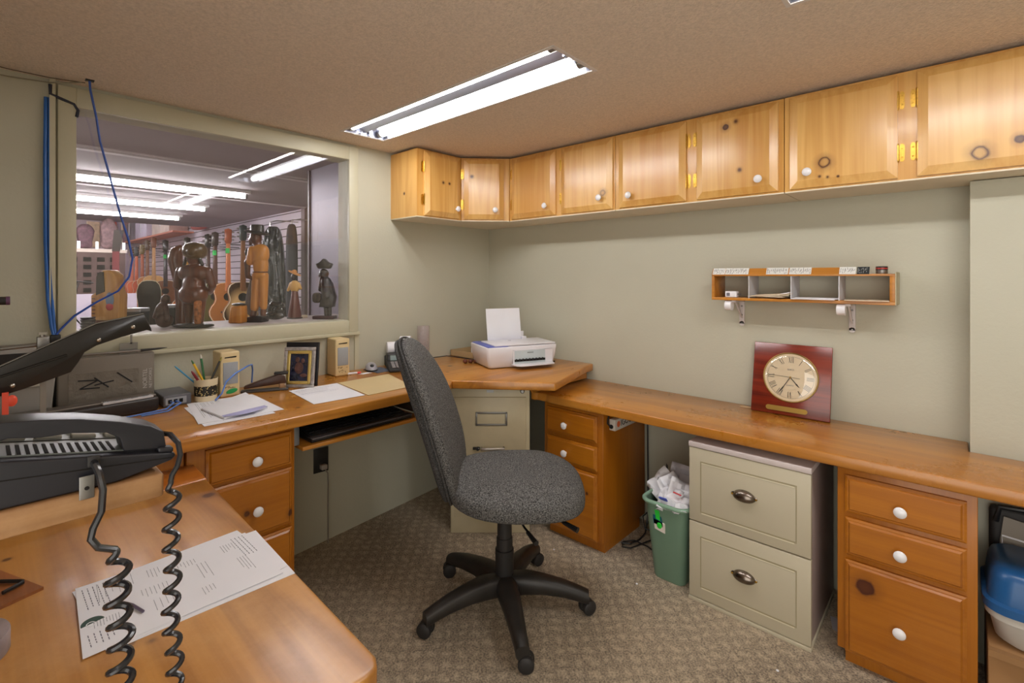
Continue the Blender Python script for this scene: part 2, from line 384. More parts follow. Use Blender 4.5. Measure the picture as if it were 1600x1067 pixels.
# fluorescent fixtures
def fixture(x0, x1, name_lbl):
    t = thing('ceiling_light', name_lbl, 'ceiling light', (x0, FY0, CZ), group=None)
    L_ = x1-x0; W_ = FY1-FY0
    hs = mat('satin_reflector', (150, 152, 165), 0.3, metal=0.85, var=0.03)
    m = M()
    m.box(0, L_, 0, W_, 0.115, 0.12).box(0, L_, 0, 0.003, 0.0, 0.115).box(0, L_, W_-0.003, W_, 0, 0.115).box(0, 0.003, 0, W_, 0, 0.115).box(L_-0.003, L_, 0, W_, 0, 0.115)
    # central ridge reflector
    m.prism([(0.058, 0.030), (W_/2, 0.012), (W_-0.058, 0.030), (W_-0.05, 0.115), (0.05, 0.115)], 0.01, L_-0.01, 'yz')
    part('reflector_housing', m, hs, t)
    m = M(); e = 0.012
    m.box(-e, L_+e, -e, 0.0, -0.003, 0.001).box(-e, L_+e, W_, W_+e, -0.003, 0.001).box(-e, 0, 0, W_, -0.003, 0.001).box(L_, L_+e, 0, W_, -0.003, 0.001)
    part('trim_flange', m, mat('white_flange', (215, 208, 205), 0.5), t)
    em = mat('lit_fluorescent_tube', (255, 255, 255), 0.3, emit=(1.0, 0.975, 0.94, TUBE))
    for yy in (0.030, W_-0.030):
        tb = part('fluorescent_tube', M().tube([(0.035, yy, 0.022), (L_-0.035, yy, 0.022)], 0.0175, 16), em, t, label='lit white tube')
        for xx in (0.010, L_-0.036):
            part('tube_end_cap', M().tube([(xx, yy, 0.022), (xx+0.026, yy, 0.022)], 0.0182, 16), STEEL, tb)
    for xx in (0.004, L_-0.018):
        for yy in (0.075, W_-0.092):
            part('lamp_holder', M().box(xx, xx+0.014, yy, yy+0.018, 0.002, 0.05).tube([(xx+0.007, yy+0.009, 0.004), (xx+0.007, yy+0.009, -0.001)], 0.005, 10), hs, t)
    return t
fixture(*FX[0], 'lit two-tube fluorescent fixture recessed in the ceiling, whole in view')
fixture(*FX[1], 'lit fluorescent fixture cut off at the top right edge of the photo')
# ================================================================ UPPER CABINETS
KNOB = [(0, 0.027), (0.006, 0.0265), (0.012, 0.024), (0.0155, 0.020), (0.0155, 0.017), (0.012, 0.013), (0.007, 0.009), (0.006, 0.0)]
def knob(parent, p, n, s=1.0, name='knob', mt=None):
    return part(name, M().lathe([(r*s, h*s) for r, h in KNOB], p, n, 20), mt or WHITE, parent, world=True, label='white ceramic knob')
def hinge(parent, p, u, n, side):
    """p on the stile, u = in-plane horizontal pointing from stile to door, n outward"""
    p, u, n = Vector(p), Vector(u), Vector(n); z = Vector((0, 0, 1)); m = M()
    fr = frame(p, u, z)
    m2 = M()
    m2.prism([(-0.016, -0.022), (-0.012, -0.030), (-0.006, -0.030), (-0.003, -0.022), (0, -0.022), (0, 0.022), (-0.003, 0.022), (-0.006, 0.030), (-0.012, 0.030), (-0.016, 0.022)], 0, 0.002)
    m2.tube([(0.002, -0.026, 0.006), (0.002, 0.026, 0.006)], 0.0042, 10)
    m2.blob((0.002, 0.029, 0.006), (0.004, 0.004, 0.004), n=8, m=6).blob((0.002, -0.029, 0.006), (0.004, 0.004, 0.004), n=8, m=6)
    m2.blob((-0.009, 0.015, 0.002), (0.0028, 0.0028, 0.0015), n=8, m=6).blob((-0.009, -0.015, 0.002), (0.0028, 0.0028, 0.0015), n=8, m=6)
    nn = fr.to_3x3() @ Vector((0, 0, 1))
    if nn.dot(n) < 0: m2.xf(Matrix.Diagonal((1, 1, -1, 1)))
    m2.xf(fr)
    return part('hinge', m2, BRASS, parent, world=True, label='polished brass hinge')
CB0, CB1 = 1.606, 1.968
def knotwood(name, knots, seed, c=(PINE_L, PINE_LD)):
    return wood(name, c[0], c[1], 'z', rough=0.34, coat=0.9, crough=0.21, knots=knots, seed=seed)
def cab(loc, label, poly, seedx):
    t = thing('wall_cabinet', label, 'cabinet', loc, group='pine wall cabinets')
    sd = wood('pine_carcass', PINE_L, PINE_LD, 'z', rough=0.3, coat=0.4, seed=seedx, knots=[(0.13, 0.0, 0.13, 0.006)] if seedx == 1 else ())
    part('carcass', M().prism(poly, CB0, CB1), sd, t, world=True)
    part('bottom_panel', M().prism([(x, y) for x, y in poly], CB0-0.005, CB0), UNDER, t, world=True, label='cream melamine underside')
    return t
def door(t, o, u, n, w, h, knots, seed, kp, hp):
    """o = lower corner (world) on the face frame; kp = knob position along u,z ; hp = hinge side sign"""
    o, u, n = Vector(o), Vector(u).normalized(), Vector(n).normalized()
    kk = []
    for (a, b, r, *q) in knots:
        p = o+u*a+Vector((0, 0, b))+n*0.02-t.location; kk.append((p.x, p.y, p.z, r, *q))
    mt = knotwood('pine_door_finish', kk, seed)
    d = part('door', M().panel(o, u, (0, 0, 1), n, w, h, 0.020, 0.028, 0.011), mt, t, world=True, smooth=20)
    knob(d, o+u*kp[0]+Vector((0, 0, kp[1]))+n*0.020, n)
    for zz in (h-0.085, 0.085):
        if hp < 0: hinge(d, o-u*0.002+Vector((0, 0, zz)), u, n, -1)
        else: hinge(d, o+u*(w+0.002)+Vector((0, 0, zz)), -u, n, 1)
    return d
DH = 0.347; DZ0 = 1.612
# end cabinet on the window wall
t = cab((0, -0.785, CB0), 'pine wall cabinet at the left end of the row, against the window wall', [(0, -0.785), (0.247, -0.785), (0.247, -0.474), (0, -0.474)], 1)
door(t, (0.247, -0.742, DZ0), (0, 1, 0), (1, 0, 0), 0.252, DH, [(0.12, 0.19, 0.007), (0.165, 0.19, 0.006)], 2.2, (0.215, 0.052), -1)
t = cab((0, 0, CB0), 'pine corner wall cabinet with a single diagonal door', [(0, -0.472), (0.250, -0.472), (0.440, -0.272), (0.440, -0.002), (0, -0.002)], 3)
dv = Vector((0.19, 0.20, 0)).normalized(); dn = Vector((dv.y, -dv.x, 0))
door(t, Vector((0.250, -0.472, DZ0))+dv*0.014, dv, dn, 0.232, DH, [(0.045, 0.245, 0.008)], 5.1, (0.180, 0.052), -1)
t = cab((0.442, 0, CB0), 'pine wall cabinet right of the corner, two doors with knobs at lower right', [(0.442, -0.002), (0.442, -0.265), (1.143, -0.265), (1.143, -0.002)], 4)
door(t, (0.464, -0.265, DZ0), (1, 0, 0), (0, -1, 0), 0.318, DH, [], 7.3, (0.262, 0.052), -1)
door(t, (0.821, -0.265, DZ0), (1, 0, 0), (0, -1, 0), 0.311, DH, [(0.262, 0.080, 0.014, 'ring')], 9.7, (0.248, 0.058), -1)
t = cab((1.146, 0, CB0), 'pine wall cabinet in mid row, two doors sharing hinges at centre', [(1.146, -0.002), (1.146, -0.265), (1.884, -0.265), (1.884, -0.002)], 5)
door(t, (1.167, -0.265, DZ0), (1, 0, 0), (0, -1, 0), 0.333, DH, [], 11.9, (0.065, 0.052), 1)
door(t, (1.547, -0.265, DZ0), (1, 0, 0), (0, -1, 0), 0.318, DH, [(0.125, 0.285, 0.012), (0.165, 0.300, 0.008), (0.180, 0.100, 0.008)], 13.3, (0.253, 0.052), -1)
t = cab((1.887, 0, CB0), 'pine wall cabinet at the right end, large doors with big round knots', [(1.887, -0.002), (1.887, -0.265), (2.70, -0.265), (2.70, -0.002)], 6)
door(t, (1.906, -0.265, DZ0), (1, 0, 0), (0, -1, 0), 0.325, DH, [(0.115, 0.085, 0.018, 'ring'), (0.100, 0.035, 0.004), (0.125, 0.03, 0.004), (0.157, 0.028, 0.003)], 15.8, (0.062, 0.055), 1)
door(t, (2.282, -0.265, DZ0), (1, 0, 0), (0, -1, 0), 0.360, DH, [(0.150, 0.050, 0.021, 'ring'), (0.235, 0.075, 0.012)], 17.2, (0.30, 0.055), -1)

# ================================================================ DRAWER UNITS AND WORKTOPS
def dfront(t, o, u, n, w, h, knots, seed, kpos, kn=True, dark=(PINE_D, PINE_DD), axis='x'):
    o, u, n = Vector(o), Vector(u), Vector(n)
    kk = []
    for (a, b, r, *q) in knots:
        p = o+u*a+Vector((0, 0, b))+n*0.018-t.location; kk.append((p.x, p.y, p.z, r, *q))
    mt = wood('pine_drawer_finish', dark[0], dark[1], axis, rough=0.38, coat=0.18, knots=kk, seed=seed, wear=0.08, wearc=(230, 170, 90), wob=0.12)
    m = M().panel(o, u, (0, 0, 1), n, w, h, 0.013, 0.006, 0.003); m2 = M().panel(o+u*0.009+Vector((0, 0, 0.009))+n*0.011, u, (0, 0, 1), n, w-0.018, h-0.018, 0.008, 0.005, 0.006)
    me = bpy.data.meshes.new('x'); m2.b.to_mesh(me); m2.b.free(); m.b.from_mesh(me); bpy.data.meshes.remove(me)
    d = part('drawer', m, mt, t, world=True, smooth=20)
    if kn: knob(d, o+u*kpos[0]+Vector((0, 0, kpos[1]))+n*0.018, n, 1.08)
    return d
def unit(loc, label, x0, x1, y0, y1, zt, face, seed, notch=None):
    t = thing('drawer_unit', label, 'drawer unit', loc, group='pine drawer units')
    mt = wood('pine_unit_finish', PINE_D, PINE_DD, 'z', rough=0.4, coat=0.15, seed=seed, wear=0.05, wearc=(225, 160, 85), wob=0.12)
    part('carcass', M().box(x0, x1, y0, y1, 0.048, zt), mt, t, world=True, bevel=0.002)
    if face == 'y': pl = M().box(x0+0.02, x1-0.004, y0+0.02, y1-0.05, 0, 0.049)
    else: pl = M().box(x0+0.05, x1-0.02, y0+0.02, y1-0.02, 0, 0.049)
    part('plinth', pl, mt, t, world=True, label='recessed dark plinth')
    return t
# beneath the right counter, next to the filing cabinet
t = unit((1.0, -0.2, 0), 'pine three-drawer unit under the right counter, next to the tan filing cabinet', 0.835, 1.178, -0.432, -0.03, 0.6545, 'y', 1.3)
dfront(t, (0.857, -0.432, 0.510), (1, 0, 0), (0, -1, 0), 0.294, 0.122, [], 2.4, (0.123, 0.052))
dfront(t, (0.857, -0.432, 0.378), (1, 0, 0), (0, -1, 0), 0.294, 0.112, [], 3.9, (0.123, 0.050))
dfront(t, (0.857, -0.432, 0.052), (1, 0, 0), (0, -1, 0), 0.294, 0.312, [(0.245, 0.215, 0.006), (0.16, 0.20, 0.007)], 4.8, (0.123, 0.16))
# beneath the right counter, far right
t = unit((2.25, -0.2, 0), 'pine three-drawer unit at the right, bottom drawer marked by a big dark knot', 2.084, 2.424, -0.432, -0.14, 0.6545, 'y', 6.1)
dfront(t, (2.107, -0.432, 0.508), (1, 0, 0), (0, -1, 0), 0.294, 0.120, [], 7.4, (0.144, 0.050))
dfront(t, (2.107, -0.432, 0.368), (1, 0, 0), (0, -1, 0), 0.294, 0.122, [], 8.1, (0.144, 0.056))
dfront(t, (2.107, -0.432, 0.050), (1, 0, 0), (0, -1, 0), 0.294, 0.302, [(0.056, 0.236, 0.024)], 9.3, (0.142, 0.137))
# beneath the window desk
t = unit((0.4, -1.75, 0), 'pine three-drawer unit under the window desk, left of the keyboard tray', 0.29, 0.583, -1.925, -1.585, 0.742, 'x', 2.9)
for z0, h, kn, sd, kp in [(0.598, 0.120, [], 1.7, (0.148, 0.050)), (0.385, 0.203, [(0.27, 0.040, 0.012), (0.12, 0.09, 0.010)], 5.5, (0.150, 0.092)), (0.060, 0.313, [], 6.6, (0.15, 0.16))]:
    dfront(t, (0.583, -1.874, z0), (0, 1, 0), (1, 0, 0), 0.276, h, kn, sd, kp, axis='y')
t = thing('drawer_unit', 'plain pine cabinet end behind the near desk, left of the window-desk drawers', 'drawer unit', (0.4, -2.3, 0), group='pine drawer units')
mt = wood('pine_unit_finish', PINE_D, PINE_DD, 'z', rough=0.38, coat=0.3, seed=3.3)
part('carcass', M().box(0.30, 0.583, -2.6, -1.932, 0.0, 0.742), mt, t, world=True, bevel=0.002)
part('face_board', M().box(0.583, 0.592, -2.6, -1.945, 0.03, 0.735), mt, t, world=True, bevel=0.002)

# window desk with its diagonal corner
TOP1 = wood('pine_desk_top', PINE_T, PINE_TD, 'y', rough=0.30, coat=0.45, seed=4.0, wear=0.12, wearc=(232, 178, 110), scale=0.8, wob=0.24,
            knots=[(0.535, -1.55, 0.0, 0.008), (0.28, -0.55, 0, 0.016), (0.44, -0.52, 0, 0.010), (0.44, -1.66, 0, 0.006)])
t = thing('desk_worktop', 'pine window-side worktop with diagonal corner, carrying printer and speakers', 'worktop', (0, 0, 0.783))
m = M().prism([(0.003, -2.99), (0.652, -2.99), (0.652, -0.900), (0.600, -0.843), (0.003, -0.843)], 0.743, 0.783)
part('top_board', m, TOP1, t, world=True, bevel=0.006, seg=3)
TOP2 = wood('pine_corner_top', PINE_T, PINE_TD, 'y', rough=0.30, coat=0.45, seed=8.0, wear=0.12, wearc=(232, 178, 110), scale=0.8, wob=0.24,
            knots=[(0.30, -0.60, 0.0, 0.012), (0.42, -0.72, 0, 0.006)])
m = M().prism([(0.004, -0.003), (0.004, -0.8415), (0.600, -0.8415), (0.992, -0.548), (0.852, -0.075), (0.845, -0.003)], 0.744, 0.7835)
part('corner_board', m, TOP2, t, world=True, bevel=0.006, seg=3)
part('edge_rail', M().box(0.800, 0.812, -0.50, -0.02, 0.700, 0.744), TOP2, t, world=True, label='dark wooden rail under the corner')
# right-hand counter
TOP3 = wood('pine_counter_top', PINE_T, PINE_TD, 'x', rough=0.28, coat=0.5, seed=2.0, wear=0.12, wearc=(232, 170, 96), scale=0.8, wob=0.24,
            knots=[(0.065, -0.40, 0, 0.008)])
t = thing('counter_worktop', 'long low pine worktop along the right wall, with a chipped front corner', 'worktop', (0.8, 0, 0.695))
m = M().prism([(0.775, -0.003), (0.775, -0.470), (0.800, -0.470), (0.815, -0.460), (0.850, -0.461), (0.866, -0.457), (0.878, -0.463), (0.90, -0.466), (3.2, -0.465), (3.2, -0.130), (2.408, -0.130), (2.408, -0.003)], 0.655, 0.695)
part('top_board', m, TOP3, t, world=True, bevel=0.006, seg=3)
# near desk
TOP4 = wood('worn_pine_top', (196, 138, 66), (152, 98, 38), 'x', rough=0.36, coat=0.22, seed=6.0, wear=0.42, wearc=(224, 178, 124), scale=0.6, wob=0.4,
            knots=[(0.64, -0.24, 0, 0.012), (0.66, -0.21, 0, 0.005), (0.13, 0.02, 0, 0.014), (0.16, -0.36, 0, 0.006)])
t = thing('near_desk', 'worn pine desktop in the left foreground, carrying the sheets of print', 'desk', (0.76, -1.97, 0.69))
m = M().prism([(0.762, -2.99), (0.762, -1.920), (1.715, -1.952), (1.735, -1.962), (1.742, -1.985), (1.742, -2.99)], 0.652, 0.690)
part('top_board', m, TOP4, t, world=True, bevel=0.006, seg=3)
TOP5 = wood('pine_end_board', (196, 122, 46), (164, 90, 28), 'y', rough=0.3, coat=0.4, seed=1.5)
part('end_board', M().prism([(0.600, -2.99), (0.600, -1.936), (0.607, -1.912), (0.7605, -1.918), (0.7605, -2.99)], 0.652, 0.690), TOP5, t, world=True, bevel=0.004)
part('side_panel', M().box(0.70, 1.60, -2.70, -2.68, 0, 0.652), mt, t, world=True)

# ================================================================ FILING CABINETS
FC = mat('tan_metal_paint', (208, 197, 166), 0.4, var=0.04, vs=14, bump=0.03)
FCD = mat('tan_metal_drawer', (204, 192, 160), 0.4, var=0.04, vs=14)
ang = math.atan2(0.675, 0.738)
t = thing('filing_cabinet', 'tan metal two-drawer filing cabinet under the diagonal desk corner', 'filing cabinet', (0.512, -0.778, 0), ang)
W_ = 0.395
m = M().box(0, W_, 0.0, 0.52, 0, 0.736)
part('cabinet_body', m, FC, t, bevel=0.004)
def fdrawer(z0, z1, lbl):
    d = part('drawer', M().box(0.018, W_-0.018, -0.010, 0.002, z0, z1), FCD, t, bevel=0.002)
    zc = z1-0.14
    fr = M()
    a, b, c, e = W_/2-0.072, W_/2+0.086, zc, zc+0.068
    fr.box(a, b, -0.016, -0.010, c, c+0.009).box(a, b, -0.016, -0.010, e-0.009, e).box(a, a+0.009, -0.016, -0.010, c, e).box(b-0.009, b, -0.016, -0.010, c, e)
    part('label_holder', fr, STEEL, d, bevel=0.001)
    h = M().box(W_/2-0.045, W_/2+0.075, -0.034, -0.024, zc-0.120, zc-0.104).box(W_/2-0.045, W_/2-0.035, -0.034, -0.008, zc-0.120, zc-0.104).box(W_/2+0.064, W_/2+0.074, -0.034, -0.008, zc-0.120, zc-0.104)
    part('pull_handle', h, CHROME, d, bevel=0.003)
    part('thumb_latch', M().box(W_/2-0.085, W_/2-0.05, -0.020, -0.010, zc-0.118, zc-0.106).tube([(W_/2-0.06, -0.03, zc-0.112), (W_/2-0.06, -0.01, zc-0.112)], 0.008, 10), BLACKM, d, bevel=0.001)
    return d
fdrawer(0.395, 0.680, '')
fdrawer(0.085, 0.372, '')
part('lock', M().lathe([(0, 0.008), (0.007, 0.008), (0.010, 0.004), (0.012, 0.0)], (W_-0.037, 0.0, 0.708), (0, -1, 0), 16).box(W_-0.040, W_-0.034, -0.009, -0.006, 0.702, 0.714), STEEL, t)
part('name_plate', M().box(W_/2-0.017, W_/2+0.018, -0.003, 0.001, 0.702, 0.714), mat('pale_plate', (205, 208, 210), 0.4), t)
part('wheel', M().tube([(0.03, 0.0, 0.02), (0.05, 0.0, 0.02)], 0.012, 10), DARK, t) if False else None

CW = mat('stone_cream_laminate', (190, 181, 158), 0.45, var=0.02); CWT = mat('pale_mauve_edge', (200, 188, 186), 0.5, var=0.02); CWS = mat('taupe_laminate_side', (170, 152, 146), 0.5, var=0.03)
t = thing('filing_cabinet', 'cream two-drawer cabinet with cup pulls, beside the green wastebasket', 'cabinet', (1.8, -0.25, 0))
part('carcass', M().box(1.594, 2.008, -0.437, -0.03, 0.012, 0.606), CWS, t, world=True, bevel=0.001, label='taupe side panels')
part('top_panel', M().box(1.588, 2.014, -0.458, -0.03, 0.606, 0.626), CWT, t, world=True, bevel=0.002, label='pale mauve top edge')
part('base_panel', M().box(1.588, 2.013, -0.458, -0.03, 0.0, 0.013), CW, t, world=True, bevel=0.001)
def cdrawer(z0, z1, g0, g1, hz):
    m = M().box(1.590, 2.012, -0.455, -0.437, z0, z1)
    d = part('drawer', m, CW, t, world=True, bevel=0.0015)
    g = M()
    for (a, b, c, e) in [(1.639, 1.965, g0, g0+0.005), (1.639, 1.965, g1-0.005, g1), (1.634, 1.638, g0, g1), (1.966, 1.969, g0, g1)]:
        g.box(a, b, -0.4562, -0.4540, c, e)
    part('panel_groove', g, mat('groove_shade', (158, 148, 118), 0.6), d, world=True)  # darker strips put the shade of the grooves into colour
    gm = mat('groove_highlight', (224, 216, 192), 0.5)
    for c in (g0-0.004, g1-0.009): part('groove_glint', M().box(1.639, 1.962, -0.4563, -0.4540, c, c+0.0036), gm, d, world=True)  # pale strips paint the highlight below each horizontal groove line
    # cup pull
    def cup(p):
        q = Vector(p)
        return q
    m = M(); n = 20
    rows = []
    for i in range(9):
        a = PI/2*i/8
        rows.append([(1.797+0.042*math.cos(PI*k/n)*(0.55+0.45*math.cos(a*0.9)), -0.4555-0.021*math.sin(a), hz-0.012+0.026*math.sin(PI*k/n)*math.cos(a)) for k in range(n+1)])
    vv = [[m.b.verts.new(p) for p in r] for r in rows]
    for A, B in zip(vv, vv[1:]):
        for k in range(n): m.b.faces.new([A[k], A[k+1], B[k+1], B[k]])
    # shield-shaped domed pull
    m = M(); m.blob((1.797, -0.4555, hz-0.006), (0.040, 0.024, 0.026), 1.0, 28, 14, fn=lambda p: (p.x, min(p.y, 0.0), p.z*0.75 if p.z < 0 else p.z))
    m.blob((1.797, -0.457, hz-0.002), (0.047, 0.003, 0.012), 0.9, 24, 8)
    h = part('cup_handle', m, mat('aged_nickel', (128, 118, 110), 0.25, metal=1, var=0.2, vs=60), d, world=True)
    for sx in (-0.042, 0.042):
        part('screw', M().lathe([(0, 0.0025), (0.003, 0.002), (0.004, 0)], (1.797+sx, -0.4585, hz-0.004), (0, -1, 0), 10), BRASS, h, world=True)
cdrawer(0.316, 0.604, 0.354, 0.555, 0.470)
cdrawer(0.016, 0.311, 0.062, 0.261, 0.172)
# ================================================================ OFFICE CHAIR
GF = fabric('charcoal_tweed', (30, 30, 31), (132, 131, 130), 250, lo=0.38, hi=0.65)
GF2 = fabric('charcoal_tweed_back', (26, 26, 27), (104, 103, 103), 300, lo=0.36, hi=0.66)
NYL = mat('dusty_black_nylon', (42, 39, 37), 0.45, var=0.35, vs=14, bump=0.05)
CA = math.radians(42)
t = thing('office_chair', 'armless grey tweed swivel chair on a black five-star base, centre of the room', 'office chair', (1.088, -0.996, 0), CA)
def seatfn(p):
    x, y, z = p
    f = max(0, x-0.06); z2 = z - 0.9*f*f - 0.25*y*y
    if z > 0: z2 -= 0.012*math.exp(-((x+0.02)**2+y*y)/0.02)
    if x < -0.1: z2 += 0.10*(x+0.1)**2
    return (x, y*(1-0.10*(x < 0)*min(1, -x/0.24)), z2)
s_ = part('seat', M().blob((0.044, 0, 0.500), (0.260, 0.270, 0.058), 0.72, 40, 22, fn=seatfn, e2=0.62), GF, t, smooth=80)
part('seat_pan', M().blob((0.035, 0, 0.452), (0.19, 0.19, 0.020), 0.6, 30, 8), BLACKM, t, smooth=80)
def backfn(p):
    # p.x depth, p.y width, p.z height (-.31 .. .31)
    x, y, z = p
    w_ = 1.0 - 0.22*max(0, (z)/0.31)**1.6 - 0.10*max(0, -z/0.31)**2
    x2 = x + 0.55*y*y*0.8
    x2 += -0.17*(z/0.31)*0.5 - 0.035*(1-((z+0.10)/0.35)**2) * -1.0
    return (x2, y*w_, z)
part('backrest', M().blob((-0.285, 0, 0.735), (0.036, 0.222, 0.305), 0.70, 36, 30, fn=backfn, e2=0.72), GF, t, smooth=80)
part('back_shell', M().blob((-0.318, 0, 0.735), (0.026, 0.215, 0.300), 0.70, 36, 30, fn=backfn, e2=0.72), GF2, t, smooth=80)
# piping round the backrest
pp = []
for k in range(64):
    a = 2*PI*k/64
    y = math.copysign(abs(math.cos(a))**0.70, math.cos(a))*0.2235; z = math.copysign(abs(math.sin(a))**0.72, math.sin(a))*0.306
    q = backfn(Vector((0, y, z))); pp.append((q[0]-0.303, q[1], q[2]+0.735))
part('piping', M().tube(pp, 0.0042, 8, closed=True), GF2, t)
part('back_bracket', M().tube([(-0.05, 0, 0.43), (-0.15, 0, 0.425), (-0.20, 0, 0.435), (-0.222, 0, 0.50), (-0.235, 0, 0.57)], [0.012, 0.014, 0.016, 0.014, 0.010], 10), BLACKM, t)
part('tilt_mechanism', M().box(-0.09, 0.10, -0.06, 0.06, 0.395, 0.445), BLACKM, t, bevel=0.008)
part('lever', M().tube([(0.04, -0.05, 0.398), (0.075, -0.17, 0.396), (0.095, -0.215, 0.394)], [0.004, 0.004, 0.004], 8).tube([(0.085, -0.195, 0.394), (0.112, -0.262, 0.392)], [0.007, 0.009], 10), BLACK, t)
part('lever', M().tube([(0.16, -0.06, 0.398), (0.22, -0.13, 0.392)], 0.004, 8).tube([(0.215, -0.12, 0.392), (0.262, -0.165, 0.386)], [0.007, 0.010], 10), BLACK, t)
part('gas_lift', M().lathe([(0.0, 0.10), (0.034, 0.10), (0.036, 0.23), (0.031, 0.232), (0.031, 0.275), (0.028, 0.278), (0.027, 0.41), (0, 0.41)], (0, 0, 0), (0, 0, 1), 24), BLACKM, t)
hub = part('hub', M().lathe([(0, 0.075), (0.045, 0.078), (0.052, 0.10), (0.050, 0.125), (0.040, 0.132), (0, 0.132)], (0, 0, 0), (0, 0, 1), 24), NYL, t)
for k, wa in enumerate((180, 108, 36, -36, -108)):
    a = math.radians(wa)-CA; c_, s2 = math.cos(a), math.sin(a)
    def P(r, z, o=0): return (c_*r - s2*o, s2*r + c_*o, z)
    m = M(); secs = []
    for r, zc, w2, h2 in [(0.030, 0.105, 0.030, 0.026), (0.08, 0.112, 0.030, 0.026), (0.15, 0.110, 0.026, 0.022), (0.23, 0.098, 0.022, 0.019), (0.29, 0.082, 0.019, 0.017), (0.322, 0.072, 0.018, 0.015)]:
        ring = []
        for q in range(14):
            b = 2*PI*q/14; cy = math.copysign(abs(math.cos(b))**0.7, math.cos(b)); cz = math.copysign(abs(math.sin(b))**0.7, math.sin(b))
            ring.append(m.b.verts.new(P(r, zc+cz*h2*1.5-0.006, cy*w2*1.32)))
        secs.append(ring)
    for A, B in zip(secs, secs[1:]):
        for q in range(14): m.b.faces.new([A[q], A[(q+1) % 14], B[(q+1) % 14], B[q]])
    m.b.faces.new(secs[0]); m.b.faces.new(secs[-1])
    lg = part('leg', m, NYL, t, bevel=0.0, smooth=60)
    sw = [0.9, -0.5, 0.6, 1.3, -0.8][k]+a   # castor swivel
    cx, cy = c_*0.305, s2*0.305
    cu, cv = math.cos(sw), math.sin(sw)
    def Q(f, o, z): return (cx+cu*f-cv*o, cy+cv*f+cu*o, z)
    cs = part('castor', M().blob(Q(0.012, 0, 0.034), (0.024, 0.012, 0.024), 0.8, 14, 10).tube([(cx, cy, 0.03), (cx, cy, 0.07)], 0.008, 10), NYL, t)
    for sg in (-1, 1):
        part('wheel', M().lathe([(0, 0.0), (0.020, 0.0), (0.0265, 0.003), (0.0275, 0.009), (0.0265, 0.017), (0.021, 0.021), (0.012, 0.023), (0, 0.023)], Q(0.014, 0.004*sg, 0.0278), (-cv*sg, cu*sg, 0), 22), BLACKM, cs)

# ================================================================ THINGS ON THE WINDOW DESK
D = 0.783
BEI = mat('aged_beige_plastic', (216, 194, 148), 0.45, var=0.04); GRL = mat('grey_speaker_grille', (158, 162, 166), 0.8, var=0.05, bump=0.3, bs=900)
def speaker(loc, rz, label, sticker):
    t = thing('desktop_speaker', label, 'speaker', loc, rz, group='desktop speakers')
    part('cabinet', M().box(-0.10, 0.0, -0.037, 0.037, 0.0, 0.186), BEI, t, bevel=0.007, seg=3)
    g = part('grille', M().box(-0.002, 0.0025, -0.027, 0.029, 0.052, 0.142), GRL, t, bevel=0.001)
    part('bass_slot', M().prism([(-0.022, 0.160), (0.022, 0.160), (0.024, 0.166), (-0.020, 0.164)], -0.001, 0.0012, 'yz'), DARK, t)
    rr = random.Random(int(loc[1]*-1000)); m = M()
    for k in range(12):
        y = rr.uniform(-0.024, 0.026); z = rr.uniform(0.012, 0.044); a = rr.uniform(0, PI); l = rr.uniform(0.002, 0.006)
        m.tube([(0.0008, y-l*math.cos(a), z-l*math.sin(a)), (0.0008, y+l*math.cos(a), z+l*math.sin(a))], 0.0008, 5)
    part('worn_markings', m, mat('speck_brown', (92, 62, 30), 0.7), t)
    if sticker:
        part('sticker', M().blob((0.0008, 0.006, 0.022), (0.0008, 0.022, 0.010), n=16, m=8, fn=lambda p: (p.x, p.y, p.z+0.15*p.y)), mat('green_sticker', (30, 150, 80), 0.5), t)
    return t
speaker((0.156, -1.664, D), 0.0, 'beige desktop speaker with a green sticker, behind the pencil cup', True)
speaker((0.108, -1.137, D), -0.05, 'beige desktop speaker with worn speckled base, right of the picture frame', False)

# pencil cup
t = thing('pencil_cup', 'cream pencil cup with a black floral band, next to the green-stickered speaker', 'pencil cup', (0.155, -1.752, D))
CR = mat('cream_glaze', (226, 208, 172), 0.3, var=0.03, coat=0.4)
part('cup_body', M().lathe([(0, 0), (0.036, 0), (0.039, 0.004), (0.040, 0.045), (0.0415, 0.086), (0.0425, 0.089), (0.040, 0.090), (0.0385, 0.088), (0.037, 0.010), (0, 0.008)], n=36), CR, t)
def floral():
    m, N, L, b = nt('floral_band'); b.inputs['Roughness'].default_value = 0.4
    tc = N.new('ShaderNodeTexCoord'); v = N.new('ShaderNodeTexVoronoi'); v.inputs['Scale'].default_value = 130; L.new(tc.outputs['Object'], v.inputs['Vector'])
    r = N.new('ShaderNodeValToRGB'); r.color_ramp.elements[0].position = 0.28; r.color_ramp.elements[1].position = 0.36
    r.color_ramp.elements[0].color = lin((214, 190, 130)); r.color_ramp.elements[1].color = lin((28, 24, 18)); L.new(v.outputs['Distance'], r.inputs[0]); L.new(r.outputs[0], b.inputs['Base Color']); return m
part('floral_band', M().lathe([(0.0398, 0.024), (0.0408, 0.025), (0.0415, 0.062), (0.0405, 0.063)], n=36), floral(), t)
def stick(name, label, cat, base, tip, r, c, tipc=None, grp='pens and pencils in the cup'):
    t = thing(name, label, cat, base, group=grp)
    b, p = Vector(base), Vector(tip); d = (p-b)
    part('barrel', M().tube([(0, 0, 0), d*0.9], r, 8), mat(name+'_barrel', c, 0.35), t)
    part('tip', M().tube([d*0.9, d*0.96, d], [r*0.95, r*0.8, r*0.3], 8), mat(name+'_tip', tipc or c, 0.4), t)
cx, cy = 0.155, -1.752
stick('pencil', 'yellow pencil in the cup, leaning left', 'pencil', (cx+0.01, cy+0.018, D+0.012), (cx-0.02, cy-0.045, D+0.165), 0.0042, (232, 184, 40), (60, 110, 50))
